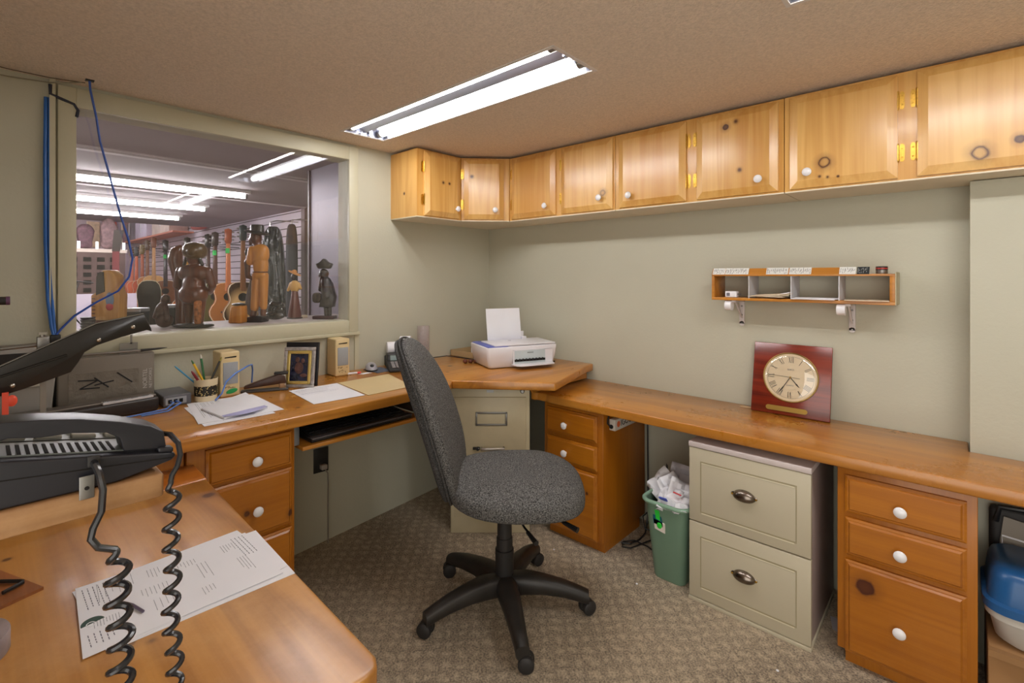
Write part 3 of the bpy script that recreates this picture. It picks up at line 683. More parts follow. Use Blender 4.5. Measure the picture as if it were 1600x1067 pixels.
stick('pencil', 'green pencil in the cup, pale tip standing highest', 'pencil', (cx-0.01, cy+0.005, D+0.012), (cx-0.02, cy-0.014, D+0.185), 0.0042, (40, 110, 64), (210, 205, 195))
stick('pencil', 'black pencil in the cup, leaning to the right', 'pencil', (cx-0.005, cy-0.01, D+0.012), (cx+0.005, cy+0.055, D+0.168), 0.0040, (30, 30, 28), (150, 140, 60))
stick('pen', 'dark red pen in the cup, leaning left', 'pen', (cx+0.02, cy+0.010, D+0.012), (cx+0.018, cy-0.055, D+0.128), 0.0045, (130, 34, 48))
stick('pen', 'light blue pen in the cup, leaning far out to the left', 'pen', (cx-0.015, cy+0.02, D+0.012), (cx-0.03, cy-0.10, D+0.148), 0.0030, (70, 150, 190))

# network switch, long black bar, grey phone-system box, paper trimmer
t = thing('network_switch', 'small grey network switch with blue leads, left of the pencil cup', 'network switch', (0.085, -1.852, D))
part('case', M().box(-0.08, 0.08, -0.045, 0.047, 0.0, 0.043), mat('grey_switch_case', (98, 98, 104), 0.4), t, bevel=0.004)
part('port_panel', M().box(0.079, 0.082, -0.038, 0.030, 0.008, 0.034), mat('port_silver', (160, 162, 168), 0.4), t)
for k in range(3): part('port', M().box(0.0815, 0.083, -0.030+k*0.018, -0.018+k*0.018, 0.013, 0.027), DARK, t)
BL2 = mat('pale_blue_lead', (88, 128, 205), 0.4)
for k, pts in enumerate([[(0.168, -1.875, D+0.02), (0.20, -1.872, D+0.022), (0.225, -1.90, D+0.008), (0.225, -1.97, D+0.004), (0.235, -2.05, D+0.004)], [(0.168, -1.857, D+0.02), (0.205, -1.85, D+0.018), (0.245, -1.90, D+0.004), (0.25, -1.98, D+0.004)]]):
    solo('network_cable', M().tube(pts, 0.003, 8), BL2, ['pale blue lead plugged into the left port of the network switch', 'pale blue lead plugged into the middle port of the network switch'][k], 'cable', group='leads of the network switch')
solo('network_cable', M().tube([(0.208, -1.735, D+0.006), (0.212, -1.712, D+0.030), (0.19, -1.69, D+0.07), (0.17, -1.65, D+0.095), (0.14, -1.59, D+0.115), (0.10, -1.56, D+0.112), (0.08, -1.55, D+0.085), (0.07, -1.55, D+0.03), (0.06, -1.54, D+0.004)], 0.0033, 8), BL2, 'pale blue cable arching over the stapler from beside the cup', 'cable')
t = thing('hole_punch', 'long black bar punch with a silver top strip and label, behind the telephone', 'paper punch', (0.145, -1.918, D), 0.10)
part('body', M().box(-0.045, 0.045, -1.0, 0.0, 0.0, 0.052), mat('punch_dark_brown', (38, 30, 28), 0.4), t, bevel=0.010, seg=3)
part('top_strip', M().box(-0.035, 0.025, -1.0, -0.004, 0.051, 0.058), mat('punch_bronze_strip', (120, 112, 104), 0.35, metal=0.5), t, bevel=0.002)
lb = M()
rr = random.Random(4)
part('label', M().box(0.015, 0.042, -0.165, -0.018, 0.0515, 0.0590), mat('silver_label', (196, 196, 200), 0.4), t, bevel=0.001)
for k in range(26):
    y = -0.160+k*0.0052
    lb.box(0.019, 0.019+rr.uniform(0.006, 0.018), y, y+0.0026, 0.0588, 0.0594)
part('label_print', lb, mat('label_ink', (70, 68, 70), 0.6), t)

t = thing('telephone_control_box', 'grey box lettered up its right side, leaning behind the black punch', 'equipment box', (0.05, -2.03, D))
GB = mat('warm_grey_plastic', (126, 118, 108), 0.55, var=0.04)
part('case', M().box(-0.035, 0.020, -0.155, 0.125, 0.0, 0.205), GB, t, bevel=0.006)
part('crinkled_label', M().box(0.0195, 0.0215, -0.125, 0.075, 0.045, 0.150), mat('crumpled_grey_film', (120, 112, 102), 0.3, bump=1.0, bs=60, var=0.15), t)
m = M()
for a, b in [((-0.10, 0.125), (-0.045, 0.120)), ((-0.045, 0.120), (-0.095, 0.095)), ((-0.095, 0.095), (-0.04, 0.092)), ((-0.055, 0.130), (-0.015, 0.090)), ((-0.055, 0.103), (0.0, 0.112)), ((0.01, 0.140), (0.055, 0.098))]:
    m.tube([(0.0225, a[0], a[1]), (0.0225, b[0], b[1])], 0.0022, 6)
part('marker_strokes', m, DINK, t)
for txt, yy, sz in (('NORTEL', 0.095, 0.020), ('NETWORKS', 0.112, 0.014)):
    m = text_mesh(txt, sz); m.xf(frame((0.0208, yy, 0.105), (0, 0, 1), (0, -1, 0)))
    part('lettering', m, mat('pale_lettering', (196, 190, 184), 0.6), t, smooth=0)
part('slotted_bracket', M().box(0.0, 0.004, 0.02, 0.075, 0.20, 0.245).box(0.0, 0.004, 0.052, 0.058, 0.24, 0.275), STEEL, t)
t = thing('steel_scriber', 'thin steel rod with a turned end, lying on top of the lettered grey box', 'rod', (0.06, -1.98, D+0.2085))
part('shank', M().tube([(0, -0.15, 0.006), (0.01, 0.0, 0.006), (0.012, 0.03, 0.006)], 0.0045, 8), STEEL, t)
part('point', M().tube([(0.012, 0.03, 0.006), (0.014, 0.09, 0.007), (0.015, 0.115, 0.008)], [0.0052, 0.0035, 0.001], 8), BLACKM, t)

t = thing('paper_trimmer', 'guillotine paper trimmer with its long dark blade arm raised toward the window', 'paper trimmer', (0.42, -2.7, D))
BA = mat('bronze_black_enamel', (26, 22, 20), 0.38, var=0.15, coat=0.2)
arm_o = [(-2.62, 0.86), (-2.329, 1.027), (-2.122, 1.132), (-2.002, 1.156), (-1.983, 1.110), (-1.981, 1.098), (-1.994, 1.104), (-2.06, 1.087), (-2.122, 1.066), (-2.150, 1.048), (-2.164, 1.020), (-2.181, 0.992), (-2.26, 0.965), (-2.329, 0.945), (-2.64, 0.83)]
ar = part('blade_arm', M().prism(arm_o, 0.396, 0.412, 'yz'), BA, t, world=True, bevel=0.002)
part('steel_edge', M().tube([(0.404, a, b+0.002) for a, b in arm_o[0:4]], 0.0022, 6), STEEL, ar, world=True)
for y, z in ((-2.305, 0.972), (-2.117, 1.083), (-2.032, 1.117)):
    part('rivet', M().blob((0.413, y, z), (0.004, 0.0065, 0.0065), n=14, m=8), CHROME, ar, world=True, label='nickel rivet')
part('rib', M().tube([(0.4125, -2.60, 0.885), (0.4125, -2.33, 1.0), (0.4125, -2.19, 1.045)], 0.0035, 6), BA, ar, world=True)
part('baseboard', M().box(0.345, 0.62, -2.97, -2.28, D+0.0005, D+0.022), mat('trimmer_board', (150, 120, 84), 0.5), t, world=True, bevel=0.003)
part('pivot_block', M().box(0.385, 0.425, -2.68, -2.58, D+0.02, 0.88), STEEL, t, world=True, bevel=0.004)
part('guard_lever', M().box(0.44, 0.448, -2.326, -2.313, D+0.02, 0.960).blob((0.444, -2.307, 0.935), (0.004, 0.012, 0.016), n=14, m=8), mat('orange_red_plastic', (232, 84, 60), 0.4), t, world=True, label='bright red plastic lever')

t = thing('label_printer', 'grey machine with a dark top at the far left of the window desk', 'office machine', (0.055, -2.45, D))
part('housing', M().prism([(-0.28, 0), (0.245, 0), (0.262, 0.20), (0.235, 0.262), (-0.28, 0.285)], -0.045, 0.060, 'yz'), mat('light_grey_case', (150, 146, 140), 0.5), t, bevel=0.006)
part('dark_band', M().prism([(-0.28, 0.205), (0.250, 0.200), (0.243, 0.244), (-0.28, 0.255)], 0.060, 0.066, 'yz'), BLACKM, t)
part('window', M().box(0.060, 0.068, 0.14, 0.232, 0.13, 0.195), mat('pale_panel', (198, 200, 192), 0.5), t, bevel=0.004)
part('display', M().box(0.0675, 0.0695, 0.155, 0.185, 0.172, 0.188), mat('green_display', (60, 100, 58), 0.3), t)
t = thing('clamp_stand', 'steel clamp holding a horizontal rod in front of the grey machine', 'clamp', (0.30, -2.235, D))
part('post', M().box(-0.007, 0.007, -0.007, 0.007, 0.0, 0.27), STEEL, t)
part('clamp_block', M().box(-0.010, 0.010, -0.014, 0.014, 0.262, 0.312), STEEL, t, bevel=0.002)
part('clamp_cap', M().box(-0.008, 0.008, -0.010, 0.010, 0.318, 0.326).tube([(0, 0, 0.31), (0, 0, 0.32)], 0.008, 10), CHROME, t)
part('rod', M().tube([(0, -0.6, 0.262), (0, -0.012, 0.288)], 0.0065, 10), STEEL, t)
part('foot', M().box(-0.03, 0.025, -0.025, 0.03, 0, 0.006), STEEL, t)

# papers
def sheet(name, label, pts, z, seed, lines='text', grp=None, th=0.0006, mt=None, ink=None, cat='paper'):
    """pts: 4 world corners (top-left, top-right, bottom-right, bottom-left of the page)"""
    c = sum((Vector((*p, 0)) for p in pts), Vector())/4; c.z = z
    t = thing(name, label, cat, c, group=grp)
    part('sheet', M().prism([(p[0], p[1]) for p in pts], z, z+th), mt or PAPER, t, world=True, smooth=0)
    if lines:
        a, b, c2, d = [Vector((*p, 0)) for p in pts]; rr = random.Random(seed); m = M()
        def P(u, v): return (a*(1-u)+b*u)*(1-v)+(d*(1-u)+c2*u)*v + Vector((0, 0, z+th))
        def dash(u0, u1, v, h):
            q = [P(u0, v), P(u1, v), P(u1, v+h), P(u0, v+h)]
            m.prism([(p.x, p.y) for p in q], z+th, z+th+0.0002)
        if lines == 'text':
            v = 0.10
            while v < 0.45:
                u = 0.08
                e = rr.uniform(0.55, 0.92)
                while u < e:
                    w2 = rr.uniform(0.01, 0.05); dash(u, u+w2, v, 0.004); u += w2+0.012
                v += rr.choice([0.022, 0.022, 0.05])
        elif lines == 'form':
            for (u0, v0, n_, l_, w3) in [(0.05, 0.10, 6, 0.035, 0.30), (0.60, 0.06, 9, 0.014, 0.10), (0.10, 0.36, 4, 0.02, 0.16), (0.40, 0.30, 7, 0.022, 0.14), (0.62, 0.34, 4, 0.03, 0.2), (0.18, 0.52, 6, 0.02, 0.10), (0.30, 0.62, 3, 0.025, 0.3), (0.72, 0.58, 4, 0.02, 0.12), (0.12, 0.80, 5, 0.018, 0.15), (0.45, 0.84, 4, 0.018, 0.3)]:
                for k in range(n_):
                    u = u0; e = u0+w3*rr.uniform(0.6, 1.0)
                    while u < e:
                        w2 = rr.uniform(0.004, 0.014); dash(u, u+w2, v0+k*l_, 0.0032); u += w2+0.007
        part('print', m, ink or INK, t, world=True, smooth=0)
    return t
sheet('paper_sheet', 'bottom white sheet of the pile left of the stapler', [(0.225, -1.845), (0.545, -1.865), (0.552, -1.640), (0.232, -1.622)], D+0.0012, 3, grp='sheets in the window-desk pile')
sheet('paper_sheet', 'white sheet spread crosswise in the pile left of the stapler', [(0.170, -1.822), (0.505, -1.872), (0.530, -1.600), (0.190, -1.590)], D+0.0020, 5, grp='sheets in the window-desk pile')
t = thing('paper_pad', 'thick white pad with curling lavender edge, top of the window-desk pile', 'pad', (0.33, -1.72, D+0.003))
part('pages', M().prism([(-0.015, -0.092), (0.180, -0.075), (0.145, 0.082), (-0.165, 0.112)], 0, 0.007), PAPER, t, bevel=0.001)
m = M(); n = 10; rows = []
for i in range(n+1):
    u = i/n; a = Vector((0.180, -0.075, 0.0075)).lerp(Vector((0.145, 0.082, 0.0075)), u)
    rows.append([a+Vector((-0.03, 0, 0)), a+Vector((0.012*math.sin(u*PI), 0, 0.010*math.sin(u*PI)*1.2)), a+Vector((0.028*math.sin(u*PI), 0, 0.002))])
vv = [[m.b.verts.new(p) for p in r] for r in rows]
for A, B in zip(vv, vv[1:]):
    for k in range(2): m.b.faces.new([A[k], A[k+1], B[k+1], B[k]])
part('curled_edge', m, mat('lavender_paper', (168, 168, 210), 0.7), t, smooth=80)
sheet('paper_sheet', 'printed white sheet on the window desk, left of the beige folder', [(0.240, -1.460), (0.250, -1.243), (0.552, -1.277), (0.537, -1.490)], D+0.0012, 11, lines='text', ink=mat('faint_print', (178, 178, 196), 0.8))
solo('folder', M().prism([(0.250, -1.238), (0.244, -0.960), (0.560, -1.045), (0.566, -1.270)], D+0.0006, D+0.0022), mat('beige_card', (214, 190, 140), 0.45, var=0.03, vs=6, coat=0.2), 'plain beige folder lying between the printed sheet and the chair back', 'folder')

# stapler
t = thing('stapler', 'brown and black stapler in front of the picture frame', 'stapler', (0.122, -1.612, D), math.radians(64))
part('base', M().prism([(0.0, -0.014), (0.010, -0.019), (0.185, -0.019), (0.185, 0.019), (0.010, 0.019), (0.0, 0.014)], 0.0, 0.010), mat('stapler_grey', (70, 66, 66), 0.45), t, bevel=0.002)
part('arm', M().prism([(0.012, 0.016), (0.150, 0.030), (0.178, 0.030), (0.172, 0.066), (0.150, 0.072), (0.070, 0.048), (0.012, 0.028)], -0.016, 0.016, 'xz'), mat('stapler_brown', (64, 40, 32), 0.35, var=0.2), t, bevel=0.004)
part('hinge_post', M().box(0.148, 0.176, -0.014, 0.014, 0.008, 0.070), CHROME, t, bevel=0.003)
part('cap', M().box(0.128, 0.184, -0.015, 0.015, 0.070, 0.080), BLACK, t, bevel=0.003)
# picture frames
for nm, lbl, off, w_, h_, cf in (('picture_frame', 'plain black picture frame standing behind the gilt one', -0.030, 0.150, 0.197, (26, 25, 30)), ('picture_frame', 'gilt picture frame with a dark portrait photo, behind the stapler', 0.0, 0.140, 0.180, (206, 186, 130))):
    t = thing(nm, lbl, 'picture frame', (0.155-off*-0.675-0.012*(off < 0), -1.452+(-off)*0.738, D), math.radians(42.5-90+90))
    tilt = Matrix.Rotation(math.radians(-8), 4, 'X')
    def B(m): return m.xf(tilt)
    fw = 0.016
    if off < 0:
        part('moulding', B(M().box(0, w_, -0.006, 0.006, 0, h_)), mat('black_lacquer_frame', cf, 0.3), t, bevel=0.002)
    else:
        part('moulding', B(M().box(0, w_, -0.006, 0.006, 0, fw).box(0, w_, -0.006, 0.006, h_-fw, h_).box(0, fw, -0.006, 0.006, fw, h_-fw).box(w_-fw, w_, -0.006, 0.006, fw, h_-fw)), mat('silvered_frame', (178, 172, 170), 0.3, metal=0.4, var=0.25, vs=60), t, bevel=0.003)
        part('inner_moulding', B(M().box(fw, w_-fw, -0.007, 0.004, fw, fw+0.014).box(fw, w_-fw, -0.007, 0.004, h_-fw-0.014, h_-fw).box(fw, fw+0.014, -0.007, 0.004, fw, h_-fw).box(w_-fw-0.014, w_-fw, -0.007, 0.004, fw, h_-fw)), mat('gilt', (224, 198, 120), 0.3, metal=0.6), t, bevel=0.003)
        ph = part('photograph', B(M().box(0.028, w_-0.028, -0.003, 0.003, 0.028, h_-0.028)), mat('photo_dark', (34, 38, 62), 0.2, var=0.5, vs=40, coat=0.6), t)
        m = M()
        m.blob((0.062, -0.0035, 0.125), (0.010, 0.0008, 0.012), n=14, m=8).blob((0.086, -0.0035, 0.120), (0.008, 0.0008, 0.011), n=14, m=8).blob((0.070, -0.0035, 0.088), (0.020, 0.0008, 0.026), n=14, m=8).blob((0.092, -0.0035, 0.055), (0.016, 0.0008, 0.008), n=14, m=8)
        part('portrait', B(m), mat('photo_flesh', (96, 66, 62), 0.3, var=0.5, vs=60), ph)
# mouse, pad, calculator, paper
solo('mouse_pad', M().prism([(0.045, -0.985), (0.180, -0.985), (0.180, -0.885), (0.045, -0.885)], D+0.0003, D+0.003), mat('slate_pad', (86, 92, 106), 0.8), 'small slate-grey pad under the computer mouse', 'mouse pad')
t = thing('computer_mouse', 'silver and black computer mouse left of the adding machine', 'computer mouse', (0.085, -0.962, D+0.0032), math.radians(-25))
SIL = mat('silver_plastic', (158, 156, 164), 0.35, var=0.04)
part('shell', M().blob((0, 0, 0.0), (0.055, 0.031, 0.036), 0.85, 26, 16, fn=lambda p: (p.x, p.y, max(0.004, p.z-0.10*p.x))), SIL, t, smooth=80)
part('base', M().blob((0, 0, 0.004), (0.056, 0.032, 0.006), 0.8, 24, 8, fn=lambda p: (p.x, p.y, max(-0.004, p.z))), BLACKM, t, smooth=80)
part('button_panel', M().blob((0.028, 0, 0.024), (0.016, 0.011, 0.010), 0.9, 16, 8), BLACK, t)
t = thing('adding_machine', 'black printing calculator with a curled paper roll, half behind the chair back', 'calculator', (0.145, -0.800, D), math.radians(-27))
part('base', M().prism([(-0.12, 0.0), (0.125, 0.0), (0.125, 0.016), (-0.02, 0.042), (-0.12, 0.055)], -0.09, 0.09, 'xz'), BLACKM, t, bevel=0.005)
part('display_hood', M().prism([(-0.07, 0.040), (-0.005, 0.034), (-0.012, 0.074), (-0.068, 0.078)], -0.085, 0.085, 'xz'), BLACK, t, bevel=0.004)
part('display', M().prism([(-0.0045, 0.042), (-0.0030, 0.042), (-0.0088, 0.068), (-0.0105, 0.068)], -0.070, 0.070, 'xz'), mat('lcd', (134, 150, 150), 0.25), t)
ks = part('key_bed', M().prism([(0.005, 0.036), (0.115, 0.0175), (0.115, 0.019), (0.005, 0.038)], -0.078, 0.078, 'xz'), mat('key_bed', (60, 56, 60), 0.5), t)
kcol = [mat('key_grey', (150, 145, 146), 0.5), mat('key_cream', (222, 214, 180), 0.5)]
for i in range(5):
    for j in range(7):
        x = 0.018+i*0.020; y = -0.072+j*0.0215; z = 0.0378-(x-0.005)*0.168
        part('key', M().box(x, x+0.014, y, y+0.016, z, z+0.005), kcol[1 if 2 <= j <= 4 else 0], ks, smooth=0)
part('paper_arm', M().tube([(-0.10, -0.06, 0.05), (-0.135, -0.075, 0.03), (-0.145, -0.08, 0.09), (-0.10, -0.075, 0.12)], 0.0022, 6), CHROME, t)
part('paper_roll', M().lathe([(0, 0), (0.033, 0), (0.035, 0.002), (0.035, 0.056), (0.033, 0.058), (0.008, 0.058), (0.008, 0.0)], (-0.085, -0.080, 0.098), (0, 1, 0), 28), PAPER, t, label='white paper roll')
m = M(); rows = []
for k in range(22):
    a = -0.9+k*0.26; r = 0.034+0.0010*k
    rows.append([(-0.075+math.cos(a)*r*1.15+0.0022*k, y+0.0035*k, 0.110+math.sin(a)*r+0.0010*k) for y in (-0.045, 0.012)])
rows += [[(-0.02+0.01*k, -0.01+0.012*k+q, 0.135-0.009*k) for q in (0.0, 0.058)] for k in range(7)]
vv = [[m.b.verts.new(p) for p in r] for r in rows]
for A, B in zip(vv, vv[1:]): m.b.faces.new([A[0], A[1], B[1], B[0]])
part('printout_strip', m, PAPER, t, smooth=80, label='curled white printout')
# marker pen
t = thing('marker_pen', 'small white pen with a red cap, right of the speckled speaker', 'pen', (0.115, -1.075, D+0.006), math.radians(75))
part('barrel', M().tube([(-0.035, 0, 0), (0.012, 0, 0)], 0.005, 10), PAPER, t)
part('cap', M().tube([(0.012, 0, 0), (0.030, 0, 0)], 0.0056, 10), mat('red_cap', (206, 60, 48), 0.4), t)
solo('paper_scrap', M().prism([(0.13, -1.065), (0.155, -1.05), (0.145, -0.995), (0.118, -1.01)], D+0.0003, D+0.001), PAPER, 'tiny white scrap between speckled speaker and mouse', 'paper')
# glass vase
t = thing('glass_vase', 'clear glass cylinder vase behind the chair back', 'vase', (0.055, -0.598, D))
part('glass', M().lathe([(0, 0.0), (0.033, 0.0), (0.035, 0.003), (0.037, 0.205), (0.0365, 0.207), (0.0345, 0.205), (0.032, 0.010), (0, 0.009)], n=36), glass_mat('clear_glass', (0.98, 0.96, 0.96), haze=0.16), t)
# binder clip
t = thing('binder_clip', 'black binder clip standing on the desk beside the chair back', 'clip', (0.455, -0.818, D+0.001), math.radians(40))
part('jaw', M().prism([(-0.012, 0), (0.012, 0), (0.002, 0.024), (-0.002, 0.024)], -0.018, 0.018, 'xz'), BLACKM, t)
part('wire_handle', M().tube([(0.003, -0.012, 0.022), (0.010, -0.004, 0.046), (0.010, 0.004, 0.046), (0.003, 0.012, 0.022)], 0.0012, 6), CHROME, t)
part('wire_handle', M().tube([(-0.003, -0.012, 0.022), (-0.016, -0.004, 0.036), (-0.016, 0.004, 0.036), (-0.003, 0.012, 0.022)], 0.0012, 6), CHROME, t)
# printer
pa = math.radians(66.5)
t = thing('inkjet_printer', 'white inkjet printer with a blue-violet lid surround, on the diagonal corner', 'printer', (0.545, -0.555, D+0.0006), pa)
PW = mat('printer_white', (226, 224, 230), 0.35, var=0.01, coat=0.15); PB = mat('printer_periwinkle', (98, 108, 188), 0.4, var=0.02); PG = mat('printer_grey_bay', (190, 200, 204), 0.4)
# local x along the front (left to right), y towards the back
def PR(x0, x1, y0, y1, z0, z1): return M().box(x0, x1, y0, y1, z0, z1)
m = M()
def ringpts(i, z): return [(0.0+i+0.010, 0.0+i, z), (0.425-i-0.010, 0.0+i, z), (0.425-i, 0.012+i, z), (0.425-i, 0.262-i, z), (0.40-i, 0.275-i, z), (0.025+i, 0.275-i, z), (0.0+i, 0.262-i, z), (0.0+i, 0.012+i, z)]
L_ = [[m.b.verts.new(p) for p in ringpts(i, z)] for i, z in ((0.022, 0.004), (0.014, 0.02), (0.004, 0.07), (0.0, 0.112), (0.003, 0.118))]
for A, B in zip(L_, L_[1:]):
    for k in range(8): m.b.faces.new([A[k], A[(k+1) % 8], B[(k+1) % 8], B[k]])
m.b.faces.new(L_[0]); m.b.faces.new(L_[-1])
part('body', m, PW, t, bevel=0.004)
part('blue_surround', M().prism([(0.006, 0.004), (0.120, 0.004), (0.40, 0.20), (0.40, 0.268), (0.03, 0.268), (0.006, 0.25)], 0.1175, 0.1215), PB, t, bevel=0.001)
ld = part('scanner_lid', M().prism([(0.045, 0.006), (0.415, 0.006), (0.419, 0.23), (0.330, 0.232), (0.325, 0.215), (0.045, 0.215)], 0.121, 0.129), PW, t, bevel=0.003)
m = text_mesh('hp', 0.016); m.xf(Matrix.Translation((0.20, 0.16, 0.1292))); part('logo', m, INK, ld, smooth=0)
part('output_bay', PR(0.150, 0.392, -0.0012, 0.004, 0.020, 0.098), PG, t, bevel=0.001)
part('bay_frame', M().box(0.150, 0.392, -0.0025, -0.0005, 0.094, 0.098).box(0.150, 0.158, -0.0025, -0.0005, 0.02, 0.098).box(0.345, 0.392, -0.0025, -0.0005, 0.02, 0.098), PW, t)
part('roller_slot', PR(0.158, 0.345, -0.0035, 0.002, 0.034, 0.046), DARK, t)
m = M()
for k in range(9): m.box(0.165+k*0.020, 0.172+k*0.020, -0.0045, -0.003, 0.036, 0.050)
part('roller_guides', m, BLACK, t)
part('badge', PR(0.235, 0.272, -0.0030, -0.001, 0.078, 0.084), mat('badge_grey', (140, 150, 152), 0.4), t)
part('output_tray', M().prism([(0.140, 0.0), (0.390, 0.0), (0.375, -0.055), (0.330, -0.068), (0.170, -0.068), (0.150, -0.055)], 0.018, 0.024).box(0.185, 0.275, -0.060, -0.052, 0.0235, 0.0248), PW, t, bevel=0.002)
part('power_light', PR(0.398, 0.408, -0.001, 0.002, 0.016, 0.024), DARK, t)
sp = part('paper_support', M().box(0.118, 0.330, 0.245, 0.250, 0.10, 0.170).xf(Matrix.Identity(4)), PW, t, bevel=0.002)
m = M().box(0, 0.216, -0.001, 0.001, 0, 0.215); m.xf(Matrix.Translation((0.095, 0.232, 0.095)) @ Matrix.Rotation(math.radians(-10), 4, 'X') @ Matrix.Rotation(math.radians(0), 4, 'Y'))
o = part('paper_stack', m, PAPER, t, label='white blank paper standing in the feeder')
part('feed_guide', M().box(0.305, 0.335, 0.215, 0.235, 0.118, 0.142), PW, t, bevel=0.003)
# tray box with roll, brown beads, cord
t = thing('cardboard_tray', 'shallow tan cardboard tray left of the printer holding a white roll', 'tray', (0.12, -0.27, D))
CB = mat('tan_cardboard', (178, 152, 112), 0.8, var=0.04)
m = M().box(-0.10, 0.11, -0.09, 0.10, 0, 0.003).box(-0.10, 0.11, -0.09, -0.087, 0, 0.038).box(-0.10, 0.11, 0.097, 0.10, 0, 0.038).box(-0.10, -0.097, -0.09, 0.10, 0, 0.038).box(0.107, 0.11, -0.09, 0.10, 0, 0.038)
part('tray_walls', m, CB, t)
solo('paper_roll', M().lathe([(0, 0), (0.030, 0), (0.031, 0.002), (0.031, 0.11), (0.030, 0.112), (0, 0.112)], (0.105, -0.255, D+0.0345), (0.8, 0.6, 0), 26), PAPER, 'white paper roll lying in the cardboard tray left of the printer', 'paper roll')
BR = mat('dark_red_beads', (96, 48, 34), 0.35, var=0.2)
t = thing('wooden_beads', 'dark red-brown beaded strap tucked beside the printer', 'beads', (0.325, -0.455, D))
for k in range(5): part('bead', M().blob((-0.028+0.02*k, -0.03+0.022*k, 0.012), (0.014, 0.014, 0.012), n=14, m=10), BR, t)
solo('printer_cord', M().tube([(0.02, -0.60, D+0.003), (0.06, -0.53, D+0.012), (0.10, -0.46, D+0.018), (0.20, -0.42, D+0.012), (0.30, -0.40, D+0.008), (0.335, -0.37, D+0.006)], 0.0028, 8), BLACKM, 'black cord running along the desk from vase to printer', 'cord')
# ================================================================ WALL ORGANISER, CLOCK
WS = wood('pine_pigeonhole', PINE_T, PINE_TD, 'x', rough=0.4, coat=0.3, seed=5.0)
DIV = mat('white_card_divider', (206, 206, 210), 0.7)
t = thing('pigeonhole_shelf', 'small pine pigeonhole shelf on white brackets, mounted on the right wall', 'wall shelf', (1.89, -0.07, 1.176))
X0, X1, Z0, Z1 = 1.562, 2.214, 1.176, 1.288
part('bottom_board', M().box(X0, X1, -0.140, -0.003, Z0, Z0+0.012), WS, t, world=True, bevel=0.001)
part('top_board', M().box(X0, X1, -0.140, -0.003, Z1-0.006, Z1+0.002), WS, t, world=True, bevel=0.001)
part('side_board', M().box(X0, X0+0.012, -0.140, -0.003, Z0+0.012, Z1-0.006), WS, t, world=True, bevel=0.001)
part('side_board', M().box(X1-0.016, X1, -0.140, -0.003, Z0+0.012, Z1-0.006), WS, t, world=True, bevel=0.001)
part('end_panel', M().box(X1, X1+0.003, -0.141, -0.003, Z0, Z1+0.008), mat('pale_end_panel', (186, 176, 146), 0.6), t, world=True)
for x in (1.719, 1.880, 2.044):
    part('divider', M().box(x-0.0015, x+0.0015, -0.142, -0.003, Z0+0.012, Z1-0.006), DIV, t, world=True)
lip = part('label_lip', M().prism([(-0.138, Z1+0.002), (-0.134, Z1+0.002), (-0.118, Z1+0.026), (-0.121, Z1+0.027)], X0, 2.075, 'yz'), WS, t, world=True)
rr = random.Random(12)
for (a, b) in [(1.566, 1.618), (1.620, 1.716), (1.786, 1.868), (1.872, 1.950), (2.060-0.016, 2.096), (2.100, 2.138)]:
    dk = a > 2.09
    mm = M().prism([(-0.1405, Z1+0.001), (-0.1392, Z1+0.001), (-0.1222, Z1+0.028), (-0.1240, Z1+0.0285)], a, b, 'yz')
    lb = part('label', mm, mat('handwritten_label', (34, 40, 44) if dk else (226, 226, 222), 0.6), t, world=True, label='handwritten dark label' if dk else 'handwritten white label')
    m = M(); x = a+0.004
    while x < b-0.005:
        for q in range(2):
            f0 = rr.uniform(0.05, 0.55) if q else rr.uniform(0.45, 0.6); f1 = min(0.95, f0+rr.uniform(0.15, 0.4))
            def LP(xx, f): return (xx, -0.1410+0.0170*f-0.0004, Z1+0.001+0.0275*f)
            m.tube([LP(x, f0), LP(x+rr.uniform(-0.003, 0.004), f1)], 0.0006, 4)
        x += rr.uniform(0.0035, 0.007)
    part('handwriting', m, mat('handwriting_ink', (180, 182, 180) if dk else (52, 52, 58), 0.7), lb, world=True, smooth=0)
for bx in (1.650, 2.068):
    m = M().box(bx-0.011, bx+0.011, -0.010, -0.001, 1.064, 1.176).box(bx-0.011, bx+0.011, -0.125, -0.001, 1.166, 1.175)
    m.lathe([(0, 0), (0.011, 0), (0.011, 0.009), (0, 0.009)], (bx, -0.001, 1.066), (0, -1, 0), 14)
    m.prism([(-0.010, 1.090), (-0.004, 1.085), (-0.080, 1.168), (-0.100, 1.168)], bx-0.003, bx+0.003, 'yz')
    br = part('bracket', m, mat('white_bracket_paint', (206, 200, 200), 0.45), t, world=True, bevel=0.001)
    part('bracket_nose', M().lathe([(0, 0), (0.021, 0), (0.0225, 0.003), (0.0225, 0.028), (0, 0.030)], (bx-0.034, -0.118, 1.1525), (1, 0, 0), 28), WHITE, br, world=True)
    for zz in (1.068, 1.105, 1.145): part('screw', M().lathe([(0, 0.0112), (0.0035, 0.0110), (0.0045, 0.0095), (0.0045, 0.009)], (bx, 0.0, zz), (0, -1, 0), 10), STEEL, br, world=True)
t = thing('plug_adapter', 'small white plug adapter in the left pigeonhole', 'adapter', (1.640, -0.105, Z0+0.012))
part('body', M().box(-0.026, 0.022, -0.016, 0.016, 0.0005, 0.027), PAPER, t, bevel=0.003)
part('prongs', M().box(0.022, 0.036, -0.006, -0.004, 0.012, 0.017).box(0.022, 0.036, 0.004, 0.006, 0.012, 0.017), STEEL, t)
part('print', M().box(-0.020, -0.006, -0.0165, -0.0155, 0.006, 0.020), INK, t)
